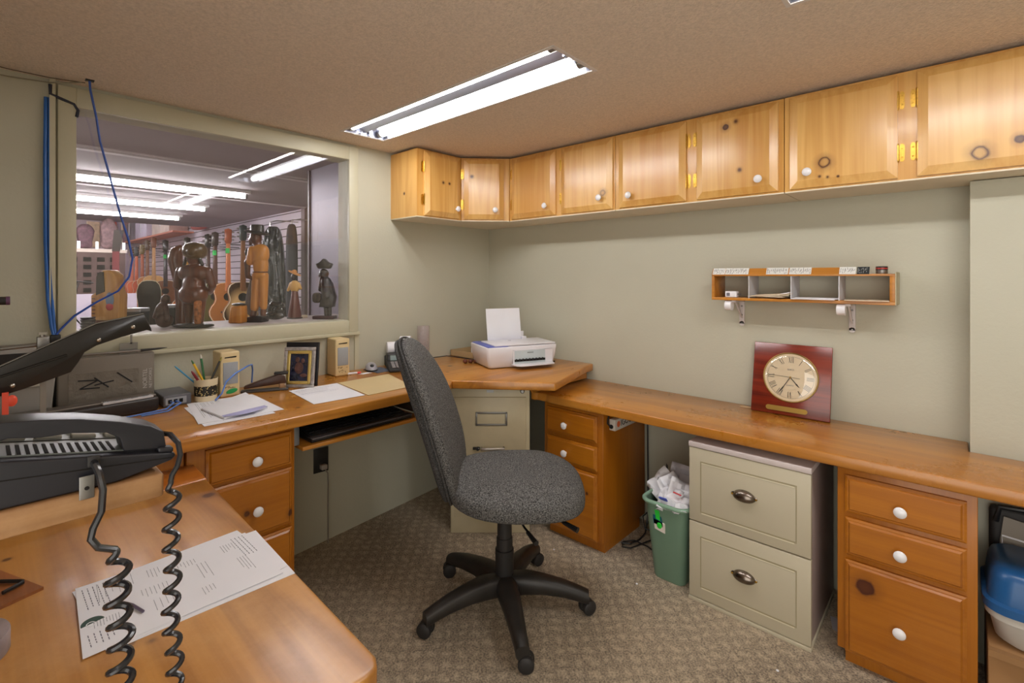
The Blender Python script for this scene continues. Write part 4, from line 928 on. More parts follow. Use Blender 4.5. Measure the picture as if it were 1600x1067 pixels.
def envelope(label, cx, cy, w_, d_, h, rz, n_, col, grp=None, tilt=0):
    t = thing('envelope', label, 'envelope', (cx, cy, h), rz, group=grp)
    part('paper', M().box(-w_/2, w_/2, -d_/2, d_/2, 0, 0.0025).xf(Matrix.Rotation(tilt, 4, 'Y')), col, t)
    part('flap', M().prism([(-w_/2, -d_/2), (w_/2, -d_/2), (0.0, d_*0.1)], 0.0026, 0.0032).xf(Matrix.Rotation(tilt, 4, 'Y')), col, t)
zb = Z0+0.0125
for k in range(3): envelope(['tan envelope at the bottom of the second pigeonhole', 'tan envelope in the middle of the second pigeonhole', 'tan envelope on top in the second pigeonhole'][k], 1.790+0.008*k, -0.092, 0.140, 0.11, zb+0.0045*k+0.006, (-0.12, 0.08, 0.16)[k], 1, PAPERC, 'envelopes in the second pigeonhole', tilt=-0.03*k)
envelope('white envelope tilted against the divider of the second pigeonhole', 1.845, -0.088, 0.055, 0.10, zb+0.020, 0.2, 1, PAPER, 'envelopes in the second pigeonhole', tilt=-0.25)
for k in range(2): envelope(['lower white envelope in the third pigeonhole', 'upper white envelope in the third pigeonhole'][k], 1.955+0.006*k, -0.094, 0.150, 0.11, zb+0.0036*k, (0.0, 0.13)[k], 1, PAPER, 'envelopes in the third pigeonhole')
envelope('single cream envelope in the right pigeonhole', 2.125, -0.098, 0.135, 0.11, zb, 0.10, 1, PAPERC)
t = thing('round_tin', 'little round tin with a red and black lid on top of the pigeonhole shelf', 'tin', (2.172, -0.105, Z1+0.0025))
part('tin_body', M().lathe([(0, 0), (0.017, 0), (0.018, 0.002), (0.018, 0.016), (0, 0.016)], n=28), STEEL, t)
part('lid', M().lathe([(0.0185, 0.013), (0.0185, 0.026), (0.016, 0.0275), (0, 0.0275)], n=28), mat('black_tin_lid', (40, 30, 30), 0.35), t)
part('band', M().lathe([(0.0188, 0.017), (0.0188, 0.022)], n=28), mat('red_tin_band', (170, 50, 40), 0.4), t)

t = thing('clock', 'mahogany-mounted oval clock with Roman numerals leaning on the right wall', 'clock', (1.857, -0.077, 0.6955), 0.0)
lean = Matrix.Rotation(math.radians(-12.8), 4, 'X')   # top leans toward +y
def K(m): return m.xf(Matrix.Rotation(math.radians(1.5), 4, 'Z') @ lean)
MH = wood('mahogany', (138, 44, 22), (84, 22, 12), 'x', rough=0.22, coat=0.6, seed=3.0, wob=0.3)
part('plaque', K(M().box(-0.147, 0.147, -0.004, 0.012, 0.001, 0.300)), MH, t, bevel=0.002)
cz = 0.160
def disc(r, y0, y1, sx=1.0): return M().lathe([(0, 0), (r, 0), (r, y1-y0), (0, y1-y0)], (0, -y0, cz), (0, -1, 0), 56)
RX, RZ = 0.102, 0.102
def oval(r0x, r0z, y, n=56): return [(r0x*math.cos(2*PI*k/n), y, cz+r0z*math.sin(2*PI*k/n)) for k in range(n)]
m = M(); m.tube(oval(RX, RZ, -0.006), 0.0032, 8, closed=True); part('brass_bezel', K(m), mat('dull_brass', (150, 122, 70), 0.4, metal=0.9), t)
m = M(); ps = oval(RX-0.001, RZ-0.001, 0); m.prism([(p[0], p[2]) for p in ps], -0.0065, -0.0035, 'xz')
face = part('dial', K(m), mat('cream_dial', (226, 208, 176), 0.5, var=0.01), t)
m = M(); m.tube(oval(RX*0.86, RZ*0.86, -0.0068), 0.0004, 4, closed=True); part('minute_ring', K(m), DINK, face)
nums = ['XII', 'I', 'II', 'III', 'IIII', 'V', 'VI', 'VII', 'VIII', 'IX', 'X', 'XI']
for i, s3 in enumerate(nums):
    a = PI/2-i*PI/6; m = M(); x = 0; sh = []
    wch = {'I': 0.0052, 'V': 0.0110, 'X': 0.0115}; tot = sum(wch[c] for c in s3); x = -tot/2
    for c in s3:
        w2 = wch[c]; h2 = 0.0125; xc = x+w2/2
        def st(p, q, r): m.prism([(p[0]-r, p[1]), (p[0]+r, p[1]), (q[0]+r, q[1]), (q[0]-r, q[1])], -0.0074, -0.0066, 'xz')
        if c == 'I': st((xc, -h2), (xc, h2), 0.0009)
        if c == 'V': st((xc-0.0030, h2), (xc, -h2), 0.0010); st((xc+0.0030, h2), (xc, -h2), 0.0004)
        if c == 'X': st((xc-0.0034, h2), (xc+0.0034, -h2), 0.0010); st((xc+0.0034, h2), (xc-0.0034, -h2), 0.0004)
        x += w2
    m.xf(Matrix.Translation((RX*0.72*math.cos(a), 0, cz+RZ*0.72*math.sin(a))) @ Matrix.Rotation(-(a-PI/2), 4, 'Y'))
    part('numeral', K(m), DINK, face, smooth=0)
for nm, a, L_, r, tail in (('hour_hand', math.radians(-48), 0.052, 0.0016, 0.0), ('minute_hand', math.radians(-120), 0.076, 0.0013, 0.0), ('second_hand', math.radians(177), 0.088, 0.0006, 0.036)):
    m = M(); d = Vector((math.cos(a), 0, math.sin(a))); c0 = Vector((0, -0.0088, cz))
    pts = [c0-d*tail, c0, c0+d*L_*0.6, c0+d*L_*0.72, c0+d*L_]
    m.tube(pts, [r, r, r, r*2.0 if nm != 'second_hand' else r, r*0.4], 6)
    part(nm, K(m), DINK, face)
part('centre_cap', K(M().lathe([(0, 0.011), (0.003, 0.0105), (0.004, 0.008), (0.004, 0.006)], (0, 0, cz), (0, -1, 0), 14)), BRASS, face)
for txt, dz, sz in (('SEIKO', 0.032, 0.0095), ('QUARTZ', -0.034, 0.0070)):
    m = text_mesh(txt, sz, 0.0001); m.xf(frame((0, -0.0069, cz+dz), (1, 0, 0), (0, 0, 1))); part('dial_text', K(m), INK, face, smooth=0)
m = M(); rows = []
for i in range(7):
    f = i/6; rr0 = math.cos(f*PI/2); rows.append([(RX*rr0*math.cos(2*PI*k/40)*0.97, -0.009-0.010*math.sin(f*PI/2), cz+RZ*rr0*0.97*math.sin(2*PI*k/40)) for k in range(40)])
vv = [[m.b.verts.new(p) for p in r] for r in rows[:-1]]; tip = m.b.verts.new((0, -0.019, cz))
for A, B in zip(vv, vv[1:]):
    for k in range(40): m.b.faces.new([A[k], A[(k+1) % 40], B[(k+1) % 40], B[k]])
for k in range(40): m.b.faces.new([vv[-1][k], vv[-1][(k+1) % 40], tip])
part('crystal', K(m), glass_mat('domed_crystal', refl=0.13), t, smooth=80)
m = M(); pl = [(-0.068+0.010*math.cos(a)*1.0, 0.030+0.010*math.sin(a)) for a in [PI/2+PI*k/8 for k in range(9)]]+[(0.068+0.010*math.cos(a), 0.030+0.010*math.sin(a)) for a in [-PI/2+PI*k/8 for k in range(9)]]
m.prism(pl, -0.0062, -0.004, 'xz'); m.xf(Matrix.Translation((-0.010, 0, -0.004)))
pq = part('brass_plate', K(m), mat('brass_plate', (196, 160, 84), 0.3, metal=0.8), t)
for sx in (-0.066, 0.066): part('plate_screw', K(M().lathe([(0, 0.0075), (0.0018, 0.007), (0.0022, 0.006)], (sx-0.010, 0, 0.026), (0, -1, 0), 8)), BRASS, pq)
solo('tape_scrap', M().box(1.655, 1.705, -0.058, -0.030, 0.6955, 0.6960), mat('clear_tape', (226, 190, 148), 0.2), 'small square of clear tape on the counter left of the clock', 'tape')

# ================================================================ UNDER THE COUNTERS
t = thing('power_strip', 'white power strip fixed to the side of the right-counter drawer unit, lettered in black', 'power strip', (1.197, -0.28, 0.565))
part('housing', M().box(-0.016, 0.016, -0.105, 0.100, 0.0, 0.052), mat('off_white_plastic', (206, 200, 190), 0.45), t, bevel=0.003)
part('end_socket', M().lathe([(0, 0.0), (0.010, 0), (0.009, 0.004), (0, 0.004)], (-0.004, -0.105, 0.018), (0, -1, 0), 14), DARK, t)
part('orange_disc', M().lathe([(0, 0.001), (0.014, 0.001), (0.014, 0)], (0.016, -0.075, 0.028), (1, 0, 0), 24), mat('orange_disc', (222, 110, 60), 0.5), t)
m = text_mesh('IGOO', 0.040, 0.0004, 'LEFT'); m.xf(frame((0.0164, -0.055, 0.028), (0, 1, 0), (0, 0, 1)) ); part('lettering', m, DINK, t, smooth=0)
solo('mains_cord', M().tube([(1.19, -0.39, 0.585), (1.186, -0.405, 0.60), (1.184, -0.40, 0.62), (1.184, -0.38, 0.645)], 0.004, 8), BLACK, 'short black cord looping from the end of the power strip', 'cord')
solo('mains_cord', M().tube([(1.188, -0.02, 0.64), (1.19, -0.02, 0.35), (1.192, -0.022, 0.06), (1.20, -0.05, 0.008), (1.235, -0.14, 0.006), (1.24, -0.21, 0.006), (1.225, -0.27, 0.006), (1.19, -0.29, 0.006), (1.172, -0.0, 0.006)][:8], 0.004, 8), BLACK, 'black cord hanging down the wall behind the right-counter drawer unit', 'cord')
solo('floor_cable', M().tube([(1.31, -0.16, 0.02), (1.27, -0.22, 0.006), (1.245, -0.30, 0.005), (1.21, -0.315, 0.005), (1.19, -0.275, 0.005), (1.23, -0.235, 0.010), (1.30, -0.235, 0.006), (1.38, -0.27, 0.005)], 0.0035, 8), BLACK, 'black cable making a loop on the carpet beside the drawer unit', 'cable')
solo('floor_cable', M().tube([(1.30, -0.06, 0.13), (1.255, -0.10, 0.125), (1.225, -0.14, 0.09), (1.24, -0.15, 0.04), (1.29, -0.12, 0.02), (1.34, -0.10, 0.05), (1.30, -0.08, 0.10)], 0.0035, 8), BLACK, 'black cable bunched up between the wall and the wastebasket', 'cable')
solo('skirting_block', M().box(1.21, 1.50, -0.016, -0.001, 0.06, 0.115), mat('bare_wood_strip', (150, 122, 84), 0.7), 'pale wooden strip low on the wall behind the wastebasket', 'wood strip')

# wastebasket
GP = mat('sea_green_plastic', (112, 142, 122), 0.42, var=0.03); GPR = mat('sea_green_rim', (134, 168, 146), 0.4, var=0.03)
t = thing('wastebasket', 'green plastic wastebasket full of paper left of the cream cabinet', 'wastebasket', (1.480, -0.325, 0))
def rr_ring(hx, hy, r, z, n=6):
    out = []
    for cx2, cy2, a0 in ((hx-r, hy-r, 0), (-hx+r, hy-r, PI/2), (-hx+r, -hy+r, PI), (hx-r, -hy+r, 3*PI/2)):
        for k in range(n+1):
            a = a0+PI/2*k/n; out.append((cx2+r*math.cos(a), cy2+r*math.sin(a), z))
    return out
m = M(); L_ = [rr_ring(0.066, 0.088, 0.03, 0.0), rr_ring(0.070, 0.092, 0.034, 0.008), rr_ring(0.094, 0.130, 0.040, 0.335), rr_ring(0.090, 0.126, 0.038, 0.335), rr_ring(0.067, 0.089, 0.032, 0.012)]
vv = [[m.b.verts.new(p) for p in r] for r in L_]; n = len(vv[0])
for A, B in zip(vv, vv[1:]):
    for k in range(n): m.b.faces.new([A[k], A[(k+1) % n], B[(k+1) % n], B[k]])
m.b.faces.new(vv[0]); m.b.faces.new(vv[-1])
part('bin', m, GP, t, smooth=50)
part('rim', M().tube(rr_ring(0.099, 0.136, 0.044, 0.334), 0.0085, 10, closed=True), GPR, t)
m = M().box(-0.030, 0.010, -0.128, -0.1205, 0.235, 0.285)
st1 = part('sticker', M().prism([(-0.050, 0.285), (-0.012, 0.283), (-0.004, 0.238), (-0.046, 0.243)], -0.1235, -0.1215, 'xz').xf(Matrix.Rotation(math.radians(0), 4, 'X')), mat('teal_sticker', (20, 86, 106), 0.5), t, label='teal sticker on the front')
part('sticker', M().prism([(-0.043, 0.318), (-0.020, 0.314), (-0.016, 0.262), (-0.034, 0.266)], -0.1262, -0.1242, 'xz'), mat('bright_green_tape', (40, 200, 60), 0.5), t, label='bright green tape')
part('sticker', M().prism([(-0.046, 0.262), (0.004, 0.254), (0.004, 0.214), (-0.040, 0.222)], -0.1235, -0.1185, 'xz'), mat('white_sticker', (214, 206, 196), 0.6), t, label='white sticker')
part('sticker', M().blob((-0.020, -0.121, 0.240), (0.016, 0.004, 0.017), n=12, m=8), mat('bright_green_tape2', (40, 200, 60), 0.5), t, label='bright green tape')
rr = random.Random(9)
def crumple(label, c, size, seed, colr=None, rot=(0, 0, 0), dec=None):
    t2 = thing('crumpled_paper', label, 'paper', c, group='papers in the wastebasket')
    R3 = Euler(rot).to_matrix().to_4x4(); m = M(); N_ = 7; vv = []
    for i in range(N_+1):
        row = []
        for j in range(N_+1):
            u, v = i/N_-0.5, j/N_-0.5
            q = Vector((u*size[0], v*size[1], 0.0)); q.z += noise.noise(Vector((u*3.2+seed, v*3.2, seed)))*size[0]*0.34+0.3*size[0]*(u*u)
            row.append(m.b.verts.new(R3 @ q))
        vv.append(row)
    for i in range(N_):
        for j in range(N_): m.b.faces.new([vv[i][j], vv[i+1][j], vv[i+1][j+1], vv[i][j+1]])
    o = part('sheet', m, colr or PAPER, t2, smooth=25)
    sd = o.modifiers.new('t', 'SOLIDIFY'); sd.thickness = 0.0008
    if dec:
        part('printed_patch', M().box(-0.016, 0.016, -0.002, 0.002, -0.012, 0.012).xf(Matrix.Translation((dec[1], dec[2], dec[3])) @ R3), mat(label[:6]+'_patch', dec[0], 0.5), t2)
crumple('large translucent crumpled sheet standing at the back of the wastebasket', (1.500, -0.27, 0.375), (0.15, 0.14), 1.0, mat('smoky_paper', (186, 180, 184), 0.5), (1.25, 0.2, 0.4))
crumple('white crumpled sheet at the left of the wastebasket', (1.435, -0.345, 0.365), (0.12, 0.12), 4.0, None, (1.0, 0.5, -0.3))
crumple('white folded sheet standing in the middle of the wastebasket', (1.480, -0.36, 0.360), (0.10, 0.14), 7.0, None, (1.2, -0.4, 0.9))
crumple('white crumpled sheet with a red patch in the wastebasket', (1.520, -0.375, 0.358), (0.11, 0.12), 9.0, None, (1.1, 0.3, 0.4), ((196, 44, 54), 0.0, -0.035, 0.02))
crumple('white crumpled sheet with a blue patch in the wastebasket', (1.490, -0.415, 0.342), (0.10, 0.10), 12.0, None, (0.8, 0.0, 0.1), ((30, 60, 170), -0.015, -0.03, 0.012))
crumple('white sheet curling over the front rim of the wastebasket', (1.515, -0.43, 0.336), (0.12, 0.07), 15.0, None, (0.5, -0.1, 0.1))
solo('dark_card', M().prism([(1.418, 0.32), (1.436, 0.32), (1.428, 0.440), (1.421, 0.448)], -0.300, -0.298, 'xz'), mat('black_card', (38, 34, 38), 0.5), 'black card point sticking up at the back of the wastebasket', 'card')
solo('paper_scrap', M().prism([(1.995+0.03, -0.20), (2.07, -0.20), (2.075, -0.288), (2.045, -0.275)], 0.001, 0.0018), mat('grey_white_scrap', (176, 172, 178), 0.8), 'white scrap on the carpet between the cream cabinet and the far-right drawers', 'paper')
for k, (x, y) in enumerate(((1.395, -0.52), (0.985, -0.55), (1.95, -0.62))):
    solo('carpet_lint', M().blob((x, y, 0.003), (0.005, 0.004, 0.003), n=8, m=6), PAPER, ['tiny white speck on the carpet in front of the wastebasket', 'tiny white speck on the carpet in front of the right-counter drawers', 'tiny white speck on the carpet right of the cream cabinet front'][k], 'lint')

# right end: carton, tub, bag
t = thing('carton', 'brown cardboard carton on the floor at the right edge, under the blue-lidded tub', 'carton', (2.66, -0.30, 0))
part('walls', M().box(-0.215, 0.24, -0.13, 0.15, 0.0, 0.232), mat('brown_carton', (158, 118, 76), 0.85, var=0.05), t, bevel=0.003)
part('flap', M().box(-0.215, -0.10, -0.150, -0.13, 0.214, 0.232), mat('brown_carton_flap', (150, 112, 72), 0.85), t)
t = thing('storage_tub', 'white tub with a dark blue ribbed lid, on the carton at the right edge', 'storage tub', (2.655, -0.31, 0.2325))
m = M(); L_ = [rr_ring(0.175, 0.09, 0.05, 0.0), rr_ring(0.195, 0.11, 0.06, 0.015), rr_ring(0.208, 0.125, 0.06, 0.080), rr_ring(0.216, 0.132, 0.06, 0.082), rr_ring(0.218, 0.134, 0.06, 0.118)]
vv = [[m.b.verts.new(p) for p in r] for r in L_]; n = len(vv[0])
for A, B in zip(vv, vv[1:]):
    for k in range(n): m.b.faces.new([A[k], A[(k+1) % n], B[(k+1) % n], B[k]])
m.b.faces.new(vv[0]); m.b.faces.new(vv[-1])
part('tub', m, mat('tub_white', (196, 192, 186), 0.4), t, smooth=50)
m = M(); L_ = [rr_ring(0.222, 0.138, 0.06, 0.104), rr_ring(0.222, 0.138, 0.06, 0.126), rr_ring(0.212, 0.128, 0.05, 0.132), rr_ring(0.206, 0.122, 0.05, 0.190), rr_ring(0.198, 0.114, 0.045, 0.210), rr_ring(0.185, 0.100, 0.04, 0.218)]
vv = [[m.b.verts.new(p) for p in r] for r in L_]
for A, B in zip(vv, vv[1:]):
    for k in range(n): m.b.faces.new([A[k], A[(k+1) % n], B[(k+1) % n], B[k]])
m.b.faces.new(vv[0]); m.b.faces.new(vv[-1])
lid = part('lid', m, mat('marine_blue_plastic', (30, 84, 138), 0.3, var=0.05), t, smooth=50, label='dark blue lid')
for x in (-0.11, -0.07, -0.03, 0.01, 0.05, 0.09): part('rib', M().cap((x, -0.124, 0.142), (x, -0.120, 0.186), 0.007, 0.005, 8), mat('marine_blue_rib', (24, 68, 116), 0.35), lid)
t = thing('black_bag', 'black bag with a grey panel slumped behind the blue-lidded tub', 'bag', (2.66, -0.165, 0))
part('bag_body', M().box(-0.205, 0.24, -0.005, 0.028, 0.235, 0.545), BLACKM, t, bevel=0.02, seg=4)
part('grey_panel', M().prism([(-0.185, 0.40), (-0.06, 0.40), (-0.10, 0.512), (-0.172, 0.522)], -0.016, -0.0105, 'xz'), mat('bag_grey_panel', (140, 132, 122), 0.7), t)
part('white_piping', M().tube([(-0.175, -0.016, 0.43), (-0.176, -0.018, 0.462), (-0.05, -0.018, 0.452), (0.10, -0.018, 0.43)], 0.003, 6), PAPER, t)
part('handle', M().tube([(-0.19, -0.008, 0.50), (-0.18, -0.012, 0.548), (-0.10, -0.014, 0.556), (0.05, -0.014, 0.545), (0.2, -0.014, 0.53)], 0.008, 8), BLACK, t)

# keyboard tray, outlet
t = thing('keyboard_tray', 'sliding wooden keyboard tray under the window desk', 'keyboard tray', (0.36, -1.28, 0.63))
part('shelf', M().box(0.16, 0.585, -1.555, -1.00, 0.630, 0.645), wood('tray_board', PINE_T, PINE_TD, 'y', seed=9), t, world=True, bevel=0.002)
for y0, y1 in ((-1.583, -1.556), (-0.999, -0.975)):
    rl = part('slide_rail', M().box(0.14, 0.560, y0, y1, 0.648, 0.742), STEEL if y0 > -1 else mat('zinc_rail', (150, 160, 172), 0.35, metal=0.8), t, world=True, bevel=0.002)
t = thing('keyboard', 'black keyboard on the sliding tray under the window desk', 'keyboard', (0.45, -1.29, 0.6455))
part('keyboard_case', M().prism([(0.0, 0.0), (0.16, 0.0), (0.165, 0.012), (0.02, 0.030), (0.0, 0.030)], -0.225, 0.235, 'xz').xf(Matrix.Translation((-0.04, 0, 0))), BLACK, t, bevel=0.003)
part('palm_rest', M().box(0.085, 0.128, -0.225, 0.235, 0.014, 0.020), mat('grey_gloss_rest', (92, 88, 92), 0.25, coat=0.4), t, bevel=0.003)
kb = part('key_field', M().prism([(-0.035, 0.031), (0.080, 0.019), (0.080, 0.021), (-0.035, 0.033)], -0.215, 0.225, 'xz'), BLACKM, t)
kp0 = None
for i in range(5):
    for j in range(18):
        x = -0.030+i*0.021; y = -0.210+j*0.024
        part('key', M().box(x, x+0.017, y, y+0.020, 0.0325-i*0.0022, 0.038-i*0.0022), BLACK, kb, smooth=0)
pxo = 0.285*1.262/3.0
t = thing('wall_outlet', 'black wall outlet with a pale plug, under the keyboard tray', 'outlet', (pxo+0.002, -1.259, 0.40), math.atan2(-0.095, 1))
part('face_plate', M().box(-0.001, 0.006, -0.036, 0.036, -0.058, 0.058), BLACK, t, bevel=0.002)
for zz in (-0.022, 0.022): part('socket', M().box(0.006, 0.008, -0.017, 0.017, zz-0.014, zz+0.014), BLACKM, t, bevel=0.003)
t = thing('power_plug', 'pale plug and cord in the lower socket of the black outlet', 'plug', (pxo+0.010, -1.255, 0.372))
part('plug_body', M().box(0.0, 0.028, -0.014, 0.014, -0.012, 0.012), mat('pale_plug', (170, 160, 150), 0.5), t, bevel=0.004)
part('cord', M().tube([(0.024, 0, -0.004), (0.032, 0.012, -0.03), (0.028, 0.016, -0.09), (0.02, 0.018, -0.20), (0.02, 0.02, -0.368)], 0.003, 8), mat('pale_cord', (140, 132, 122), 0.5), t)

# ================================================================ NEAR DESK
NZ = 0.690
sheet('printed_form', 'lowest printed sheet under the coiled cord on the near desk', [(1.168, -2.225), (1.400, -2.235), (1.412, -1.945), (1.180, -1.935)][0:4], NZ+0.0004, 21, lines=None, grp='printed forms on the near desk')
sheet('printed_form', 'middle printed sheet under the coiled cord on the near desk', [(1.166, -2.252), (1.402, -2.232), (1.378, -1.945), (1.150, -1.965)][0:4], NZ+0.0014, 22, lines='form', grp='printed forms on the near desk')
t = sheet('printed_form', 'top printed invoice with a dark round logo under the coiled cord', [(1.159, -2.247), (1.393, -2.262), (1.396, -1.962), (1.177, -1.957)], NZ+0.0024, 23, lines='form')
m = M(); 
for (cx2, cy2) in ((1.302, -2.239),):
    ps = [(cx2+0.018*math.cos(a), cy2+0.016*math.sin(a)) for a in [PI*0.55+PI*1.0*k/12 for k in range(13)]]
    m.prism(ps, NZ+0.0030, NZ+0.0034)
part('logo', m, mat('logo_green_black', (46, 70, 62), 0.6), t, world=True)
m = M(); m.tube([(1.305+0.007*math.cos(2*PI*k/14), -2.242+0.006*math.sin(2*PI*k/14), NZ+0.0036) for k in range(14)], 0.0007, 4, closed=True)
part('logo_ring', m, PAPER, t, world=True)
for (x, y, w2, n_) in ((1.175, -2.24, 0.075, 5), (1.335, -2.25, 0.03, 5), (1.185, -1.99, 0.09, 4)):
    m = M(); rr = random.Random(int(x*1000))
    for k in range(n_):
        yy = y+k*0.0075; xx = x
        while xx < x+w2:
            l = rr.uniform(0.003, 0.009); m.box(xx, xx+l, yy, yy+0.0013, NZ+0.0030, NZ+0.0032); xx += l+0.003
    part('fine_print', m, INK, t, world=True, smooth=0)
solo('glasses_arm', M().tube([(1.270, -2.200, NZ+0.006), (1.300, -2.185, NZ+0.006), (1.335, -2.176, NZ+0.006)], 0.0025, 8), mat('smoky_plastic', (96, 84, 104), 0.3), 'smoky plastic strip lying on the invoice beside the coiled cord', 'strip')
solo('wood_offcut', M().prism([(0.955, -2.40), (0.966, -2.345), (1.113, -2.287), (1.135, -2.350), (1.150, -2.42)], NZ+0.0003, NZ+0.006), wood('offcut', (176, 112, 62), (120, 66, 34), 'x', seed=2.2), 'thin brown wood offcut at the left edge of the near desk', 'wood offcut')
t = thing('hex_key', 'black L-shaped hex key on the wood offcut', 'hex key', (1.07, -2.31, NZ+0.0065))
part('long_arm', M().tube([(-0.075, -0.075, 0.004), (0.0, -0.003, 0.004)], 0.0036, 6), BLACK, t)
part('short_arm', M().tube([(-0.001, -0.004, 0.004), (0.006, -0.003, 0.004), (0.022, -0.030, 0.004)], 0.0036, 6), BLACK, t)
t = thing('tape_roll', 'clear plastic tape roll cut off by the lower left corner of the photo', 'tape roll', (1.262, -2.398, NZ))
part('roll', M().lathe([(0.028, 0.0), (0.062, 0.0), (0.063, 0.002), (0.063, 0.030), (0.062, 0.032), (0.028, 0.032), (0.028, 0.0)], n=48), glass_mat('clear_tape_roll', (0.72, 0.74, 0.78), rough=0.15, haze=0.5), t)
part('core', M().lathe([(0.027, 0.0), (0.028, 0.0), (0.028, 0.032), (0.027, 0.032)], n=40), mat('violet_core', (58, 34, 78), 0.4), t)

# phone shelf, phone, cords
SH = wood('raw_shelf_board', (178, 136, 92), (134, 92, 54), 'y', rough=0.6, coat=0.0, seed=7.0, wear=0.3)
solo('phone_shelf', M().box(1.40, 1.668, -2.999, -2.217, 1.0115, 1.040), SH, 'thick raw wooden shelf carrying the black telephone', 'shelf', bevel=0.003)
PH = mat('black_phone_plastic', (34, 34, 40), 0.36, var=0.06); PHG = mat('grey_phone_face', (112, 116, 112), 0.45)
t = thing('telephone', 'black corded desk telephone on the wooden shelf in the left foreground', 'telephone', (1.56, -2.33, 1.0405))
prof = [(-2.480, 1.0412), (-2.262, 1.0412), (-2.232, 1.047), (-2.208, 1.052), (-2.203, 1.057), (-2.206, 1.0615), (-2.355, 1.0905), (-2.48, 1.114)]
part('base', M().prism(prof, 1.455, 1.664, 'yz'), PH, t, world=True, bevel=0.0035, seg=3)
part('seam', M().tube([(1.6642, -2.48, 1.083), (1.6642, -2.355, 1.071), (1.6642, -2.208, 1.0555)], 0.0007, 5), DARK, t, world=True)
def ontop(x0, x1, y0, y1, h0, h1):
    def zt(y): return 1.0615+(-2.206-y)*0.1946
    m = M(); vs = [m.b.verts.new(p) for p in [(x0, y0, zt(y0)+h0), (x1, y0, zt(y0)+h0), (x1, y1, zt(y1)+h0), (x0, y1, zt(y1)+h0), (x0, y0, zt(y0)+h1), (x1, y0, zt(y0)+h1), (x1, y1, zt(y1)+h1), (x0, y1, zt(y1)+h1)]]
    for f in [(3,2,1,0),(4,5,6,7),(0,1,5,4),(1,2,6,5),(2,3,7,6),(3,0,4,7)]: m.b.faces.new([vs[i] for i in f])
    return m
fp = part('face_plate', ontop(1.465, 1.645, -2.470, -2.222, -0.001, 0.0016), PHG, t, world=True, label='grey face plate')
for k in range(13): part('speaker_slot', ontop(1.600, 1.644, -2.350+k*0.0072, -2.3467+k*0.0072, 0.0013, 0.0021), DARK, fp, world=True, smooth=0)
for i in range(2):
    for k in range(5):
        part('key', ontop(1.526+i*0.030, 1.545+i*0.030, -2.388+k*0.032, -2.365+k*0.032, 0.0014, 0.006), mat('taupe_key', (150, 146, 136), 0.5) if (i, k) == (0, 0) else bpy.data.materials['taupe_key'], fp, world=True, bevel=0.001)
part('panel_seam', ontop(1.5815, 1.5855, -2.45, -2.235, 0.0013, 0.0022), DARK, fp, world=True, smooth=0)
part('volume_key', ontop(1.600, 1.622, -2.395, -2.356, 0.001, 0.006), PHG, fp, world=True, bevel=0.001)
# handset : arch profile along y
cY = -2.325
half = [(-2.215, 1.088), (-2.228, 1.0975), (-2.258, 1.109), (-2.293, 1.1195), (-2.325, 1.1255)]
inner = [(-2.325, 1.1065), (-2.300, 1.1055), (-2.270, 1.099), (-2.258, 1.090), (-2.254, 1.073)]
outp = [(-2.212, 1.066)]+half+[(2*cY-y, z+0.010) for y, z in half[::-1][1:]]+[(2*cY+2.212, 1.088), (2*cY+2.254, 1.092)]+[(2*cY-y, z+0.006) for y, z in inner[::-1][:-1]]+inner[:]
hs = part('handset', M().prism(outp, 1.614, 1.657, 'yz'), PH, t, world=True, bevel=0.006, seg=4)
part('handset_cap', M().prism([(-2.214, 1.058), (-2.214, 1.072), (-2.252, 1.079), (-2.252, 1.066)], 1.618, 1.653, 'yz'), PH, hs, world=True, bevel=0.003)
part('jack', M().box(1.6625, 1.667, -2.288, -2.277, 1.066, 1.078), BLACKM, t, world=True, bevel=0.001)
part('cradle_lip', ontop(1.648, 1.664, -2.222, -2.206, 0, 0.006), PH, t, world=True, bevel=0.002)
t = thing('metal_tab', 'grey metal tab with a hole screwed to the shelf front under the telephone', 'bracket', (1.671, -2.289, 1.033))
part('plate', M().box(-0.002, 0.0, -0.0065, 0.0065, 0.0, 0.0255), STEEL, t, bevel=0.0005)
part('hole', M().lathe([(0, 0.0004), (0.0022, 0.0004), (0.0022, 0)], (0.0, 0, 0.012), (1, 0, 0), 14), DARK, t)
def coil(pts_top, y0, x0, z0, y1, x1, z1, turns, R_, r, ph=0.0, flat=0.75):
    pts = list(pts_top); n = int(turns*18)
    for k in range(n+1):
        f = k/n; a = 2*PI*turns*f+ph
        rr_ = R_*min(1, f*14+0.1)
        wob = 0.0022*math.sin(7*f+1)+0.0012*math.sin(23*f)
        pts.append((x0+(x1-x0)*f+rr_*flat*math.sin(a), y0+(y1-y0)*f+rr_*math.cos(a)+wob, z0+(z1-z0)*f))
    return pts
CORD = mat('coiled_cord_black', (34, 34, 38), 0.25, var=0.1, coat=0.3)
c1 = coil([(1.668, -2.2825, 1.071), (1.676, -2.2825, 1.070), (1.684, -2.280, 1.062), (1.689, -2.2775, 1.045), (1.690, -2.279, 1.022), (1.690, -2.286, 1.006), (1.690, -2.288, 0.995), (1.692, -2.282, 0.984)], -2.270, 1.692, 0.976, -2.250, 1.700, 0.696, 11.5, 0.0098, 0.0026, ph=0.4)
solo('coiled_cord', M().tube(c1, 0.0037, 8), CORD, 'left coiled black cord hanging from the middle of the telephone', 'cord')
c2 = coil([(1.636, -2.2125, 1.080), (1.650, -2.207, 1.081), (1.664, -2.2015, 1.072), (1.670, -2.2005, 1.058), (1.672, -2.204, 1.046), (1.673, -2.210, 1.036)], -2.2135, 1.673, 1.030, -2.2085, 1.700, 0.696, 14.0, 0.0072, 0.0024, ph=1.0)
